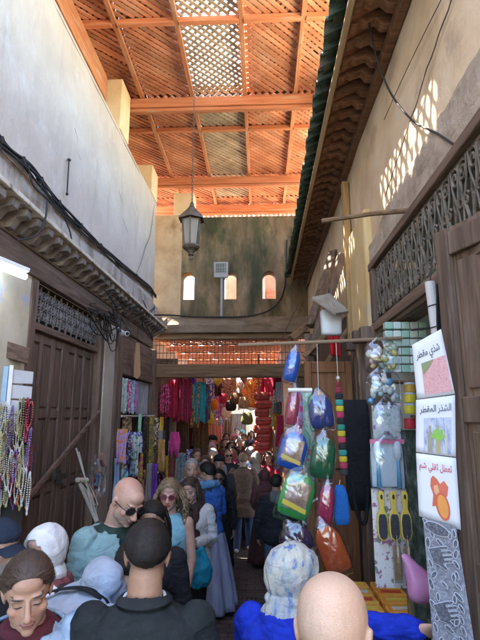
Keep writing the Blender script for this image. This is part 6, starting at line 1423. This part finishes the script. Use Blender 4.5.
on(*s1, rectp(.22,.96,.40,.95), pmat('print of red chopped stems', [(.5,.2,.2),(.62,.36,.36),(.45,.12,.1)], scale=110, rough=.5, bump=.05, stain=((.55,.3,.3), 60, .5, .6, (1,1,1))), 'picture'); on(*s1, [(.22,.40),(.6,.40),(.42,.52),(.25,.60)], plastic((.2,.22,.1)), 'picture_corner', .0042)
on(*s2, rectp(.2,.9,.36,.97), pmat('print of glass bottles', [(.1,.14,.3),(.4,.44,.55),(.55,.58,.62)], scale=26, rough=.5, bump=.05, stretch=(4,1,1)), 'picture')
for i, (a0, a1, c) in enumerate(((.3,.42,(.3,.28,.2)),(.5,.62,(.36,.3,.14)),(.72,.8,(.42,.42,.4)))): on(*s2, [(a0,.97),(a1,.97),(a1,.66),(a0+.7*(a1-a0),.58),(a0+.7*(a1-a0),.5),(a0+.3*(a1-a0),.5),(a0+.3*(a1-a0),.58),(a0,.66)], plastic(c), 'bottle_print', .0042)
on(*s2, [(.56+.16*math.cos(t)*(1+.2*math.sin(5*t)), .66+.1*math.sin(t)*(1+.2*math.cos(7*t))) for t in [2*math.pi*i/24 for i in range(24)]], plastic((.2,.42,.05)), 'plant_print', .005)
on(*s3, [(.34,.36),(.40,.31),(.50,.36),(.56,.42),(.66,.36),(.76,.44),(.72,.58),(.6,.62),(.5,.66),(.42,.76),(.34,.78),(.38,.60),(.32,.48)], plastic((.6,.12,.06)), 'picture'); on(*s3, [(.40,.46),(.5,.44),(.54,.54),(.46,.60),(.41,.56)], plastic((.68,.35,.2)), 'picture_detail', .0042)
on(*s3, [(.60+.17*math.cos(t)+.03*math.sin(t), .74+.2*math.sin(t)) for t in [2*math.pi*i/24 for i in range(24)]], plastic((.55,.1,.05)), 'disc_rim', .0042); on(*s3, [(.60+.13*math.cos(t)+.025*math.sin(t), .74+.165*math.sin(t)) for t in [2*math.pi*i/24 for i in range(24)]], plastic((.72,.28,.05)), 'disc', .005)
# ------------------------------------------------ henna stencil sheet
c4 = [((423,518),1.97),((456,527),1.9),((474,640),1.88),((433,640),1.95)]; tl, tr, br, bl = [at(*q, Y=y) for q, y in c4]; bl = tl+(bl-tl)*1.35; br = tr+(br-tr)*1.35
SS = thing('stencil_sheet', 'long grey blue sheet of cut hand stencils hanging below the posters', 'sheet', (tl+br)/2); mb = MB(); mb.sheet([[lerp(lerp(tl,tr,u/4), lerp(bl,br,u/4), v/12) for u in range(5)] for v in range(13)])
mb.build('backing', pmat('dark lace stencil sheet', [(.1,.105,.13),(.2,.21,.25),(.36,.38,.44)], scale=45, rough=.55, bump=.3, distort=1.5), SS, solid=.002)
STM = pmat('dark lace stencil', [(.04,.043,.06),(.10,.105,.13),(.2,.21,.25)], scale=110, rough=.6, bump=.3); STW = pmat('pale stencil edge', [(.42,.45,.53),(.52,.55,.62)], scale=9, rough=.5); ux, vy = tr-tl, bl-tl; n_ = ux.cross(vy).normalized(); n_ = n_ if n_.y < 0 else -n_
def stencil(poly, ca, cb, s_, rot, nm, lv=0):
    asp = ux.length/vy.length; cr, sr = math.cos(rot), math.sin(rot); m_ = len(poly)
    def place(pl, lift): return [tl+ux*(ca+(x*cr-y*sr)*s_)+vy*(cb+(x*sr+y*cr)*s_*asp)+n_*lift for x, y in pl]
    cx, cy = sum(q[0] for q in poly)/m_, sum(q[1] for q in poly)/m_; e = .014/s_; out = []
    ar = sum(poly[i][0]*poly[(i+1) % m_][1]-poly[(i+1) % m_][0]*poly[i][1] for i in range(m_)); sg = 1 if ar > 0 else -1
    for i in range(m_):
        a, b = poly[i-1], poly[(i+1) % m_]; tx, ty = b[0]-a[0], b[1]-a[1]; l = math.hypot(tx, ty) or 1; out.append((poly[i][0]+sg*ty/l*e*1.6, poly[i][1]-sg*tx/l*e*1.6))
    mb = MB(); mb.add(place(out, .003+lv), [list(range(m_))]); mb.build('stencil_edge', STW, SS)
    mb = MB(); mb.add(place(poly, .0042+lv), [list(range(m_))]); mb.build(nm, STM, SS)
def hand_poly():
    P = [(-.32,-.55),(.30,-.55),(.34,-.1)]
    for i, (x, L) in enumerate(((.30,.42),(.10,.56),(-.10,.52),(-.29,.40))):
        P += [(x+.05,.05),(x+.055,.05+L*.8),(x,.05+L),(x-.055,.05+L*.8),(x-.05,.05)]
    return P+[(-.38,-.1),(-.62,.05),(-.66,-.06),(-.42,-.32)]
leaf = [(.5*math.cos(t), .2*math.sin(t)) for t in [2*math.pi*i/14 for i in range(14)]]
rg = random.Random(9)
for i in range(46): stencil(leaf, (.10,.9,.76,.24,.93,.5)[i % 6]+rg.uniform(-.04,.04), .02+i*.0212, rg.uniform(.2,.3), rg.uniform(.5,2.4), 'leaf_stencil', .00001*i)
for i, (a, b, s_, r) in enumerate(((.50,.20,.62,-1.9),(.52,.53,.64,-2.0),(.52,.84,.62,-1.9))): stencil(hand_poly(), a, b, s_, r, 'hand_stencil', .0016)
stencil([(.6*math.cos(t), .28*math.sin(t)) for t in [2*math.pi*i/20 for i in range(20)]], .42, .045, .6, .15, 'oval_stencil', .0016)
# ------------------------------------------------ roll, black cloth, lamp bucket, awning scrap
a, b = at(430,282,Y=2.15), at(437,335,Y=2.15); o = thing('paper_roll', 'thick white paper roll tied with black cord hanging above the posters', 'roll', (a+b)/2); mb = MB(); mb.tube([a, b], .024, 14); mb.build('roll', pmat('off white roll', [(.5,.48,.46),(.6,.58,.56)], scale=4), o)
for t in (.45,.85): q = lerp(a, b, t); mb = MB(); mb.tube([q+V((.0265*math.cos(s), .0265*math.sin(s), .006*math.cos(s))) for s in [2*math.pi*i/14 for i in range(15)]], .0025, 5); mb.build('cord', BLACK, o)
mb = MB(); mb.tube([a, a+V((.02,0,.12))], .004, 5); mb.build('hook', IRON, o)
garment('black_cloth', 'narrow black cloth hanging between the paper roll and the open door leaf', 'cloth', at(441,284,Y=2.12), .05, .55, BLK, folds=1, amp=.008)
mb = MB(); mb.tube([at(412,330,Y=2.35), at(470,322,Y=2.0)], .006, 6); tag(mb.build('hanging_wire', BLACK), 'short wire holding the top of the poster strip', 'wire')
c = at(331,323,Y=3.5); o = thing('white_lamp', 'white square lamp shade hanging under the scrap of tin awning', 'lamp', c); w, h = 21*3.5/FPX/2, 26*3.5/FPX/2
mb = MB(); mb.smooth = True; mb.loft([ringpts(c+V((0,0,z*h)), V((1,0,0)), V((0,1,0)), w*s_, w*s_*.7, 20, 4) for z, s_ in ((-1,.6),(-.95,.85),(-.8,.97),(.9,1),(1,.9))]); mb.build('shade', pmat('milky white shade', [(.62,.64,.66),(.7,.72,.74)], scale=6, rough=.35), o)
mb = MB(); mb.tube([c+V((0,0,h)), c+V((0,.05,h+.18))], .006, 5); mb.build('cord', BLACK, o)
pts = [at(312,297,Y=3.4), at(330,293,Y=3.5), at(349,311,Y=3.45), at(336,313,Y=3.25)]; mb = MB(); nn = (pts[1]-pts[0]).cross(pts[3]-pts[0]).normalized()*.02; mb.add(pts+[q+nn for q in pts], [(0,1,2,3),(7,6,5,4),(0,4,5,1),(1,5,6,2),(2,6,7,3),(3,7,4,0)]); tag(mb.build('awning_scrap', pmat('rusty grey tin', [(.2,.16,.12),(.3,.26,.21),(.36,.32,.27)], scale=9, rough=.6, bump=.4), bevel=.003), 'tilted scrap of grey brown tin sheltering the white lamp', 'awning')
garment('red_cloth', 'red cloth strip hanging behind the white lamp', 'cloth', at(334,318,Y=4.0), .09, .32, cloth((.5,.02,.03), 'red cloth'), folds=2, amp=.02)
# ------------------------------------------------ goods on the inside shelves
GRP = [plastic((.35,.55,.42)), plastic((.55,.66,.58)), plastic((.45,.6,.5)), plastic((.62,.68,.6))]
for r_ in range(6):
    for k in range(5):
        a = at(388+k*8.4, 326+r_*8.6, Y=2.95+.0*k); mb = MB(); mb.box(a, (.048,.05,.044), Rz(rnd(-5,5))); o = tag(mb.build('soap_box', GRP[(k+r_*2) % 4], bevel=.005), f'pale green wrapped soap box in the stacked rows behind the posters, {("top","second","third","fourth","fifth","lowest")[r_]} row', 'soap box', 'stacked green soap boxes')
mb = MB(); a, b = at(384,381,Y=2.98), at(432,381,Y=2.98); mb.bx(a.x, 2.0, 2.9, 3.1, a.z-.012, a.z); tag(mb.build('soap_shelf', WOOD_DK_X), 'narrow wooden shelf under the stacked green soap boxes', 'shelf')
for i, (py, c) in enumerate(((388,(.5,.3,.05)),(398,(.7,.58,.04)),(409,(.72,.6,.05)),(424,(.55,.04,.06)))):
    p = at(410,py,Y=2.75); o = thing('jar', f'{("amber","bright yellow upper","bright yellow lower","red lidded")[i]} jar standing between the packs and the posters', 'jar', p, 'jars behind the posters'); mb = MB(); mb.lathe([(.03,-.026),(.032,-.02),(.032,.016),(.028,.02)], p, 14); mb.build('glass', plastic(c, .25), o, smooth=False); mb = MB(); mb.lathe([(.031,.02),(.031,.03),(.02,.031)], p, 14); mb.build('lid', plastic((.55,.55,.6) if i != 3 else (.5,.03,.05)), o)
mb = MB(); mb.bx(at(402,440,Y=2.8).x, at(420,440,Y=2.8).x, 2.78, 2.9, .95, at(410,430,Y=2.8).z); tag(mb.build('bottle_rack', pmat('dark bottles rack', [(.03,.05,.035),(.09,.12,.09),(.3,.3,.27)], scale=40, rough=.3, stretch=(1,1,.4))), 'narrow rack of dark bottles behind the poster strip', 'rack')
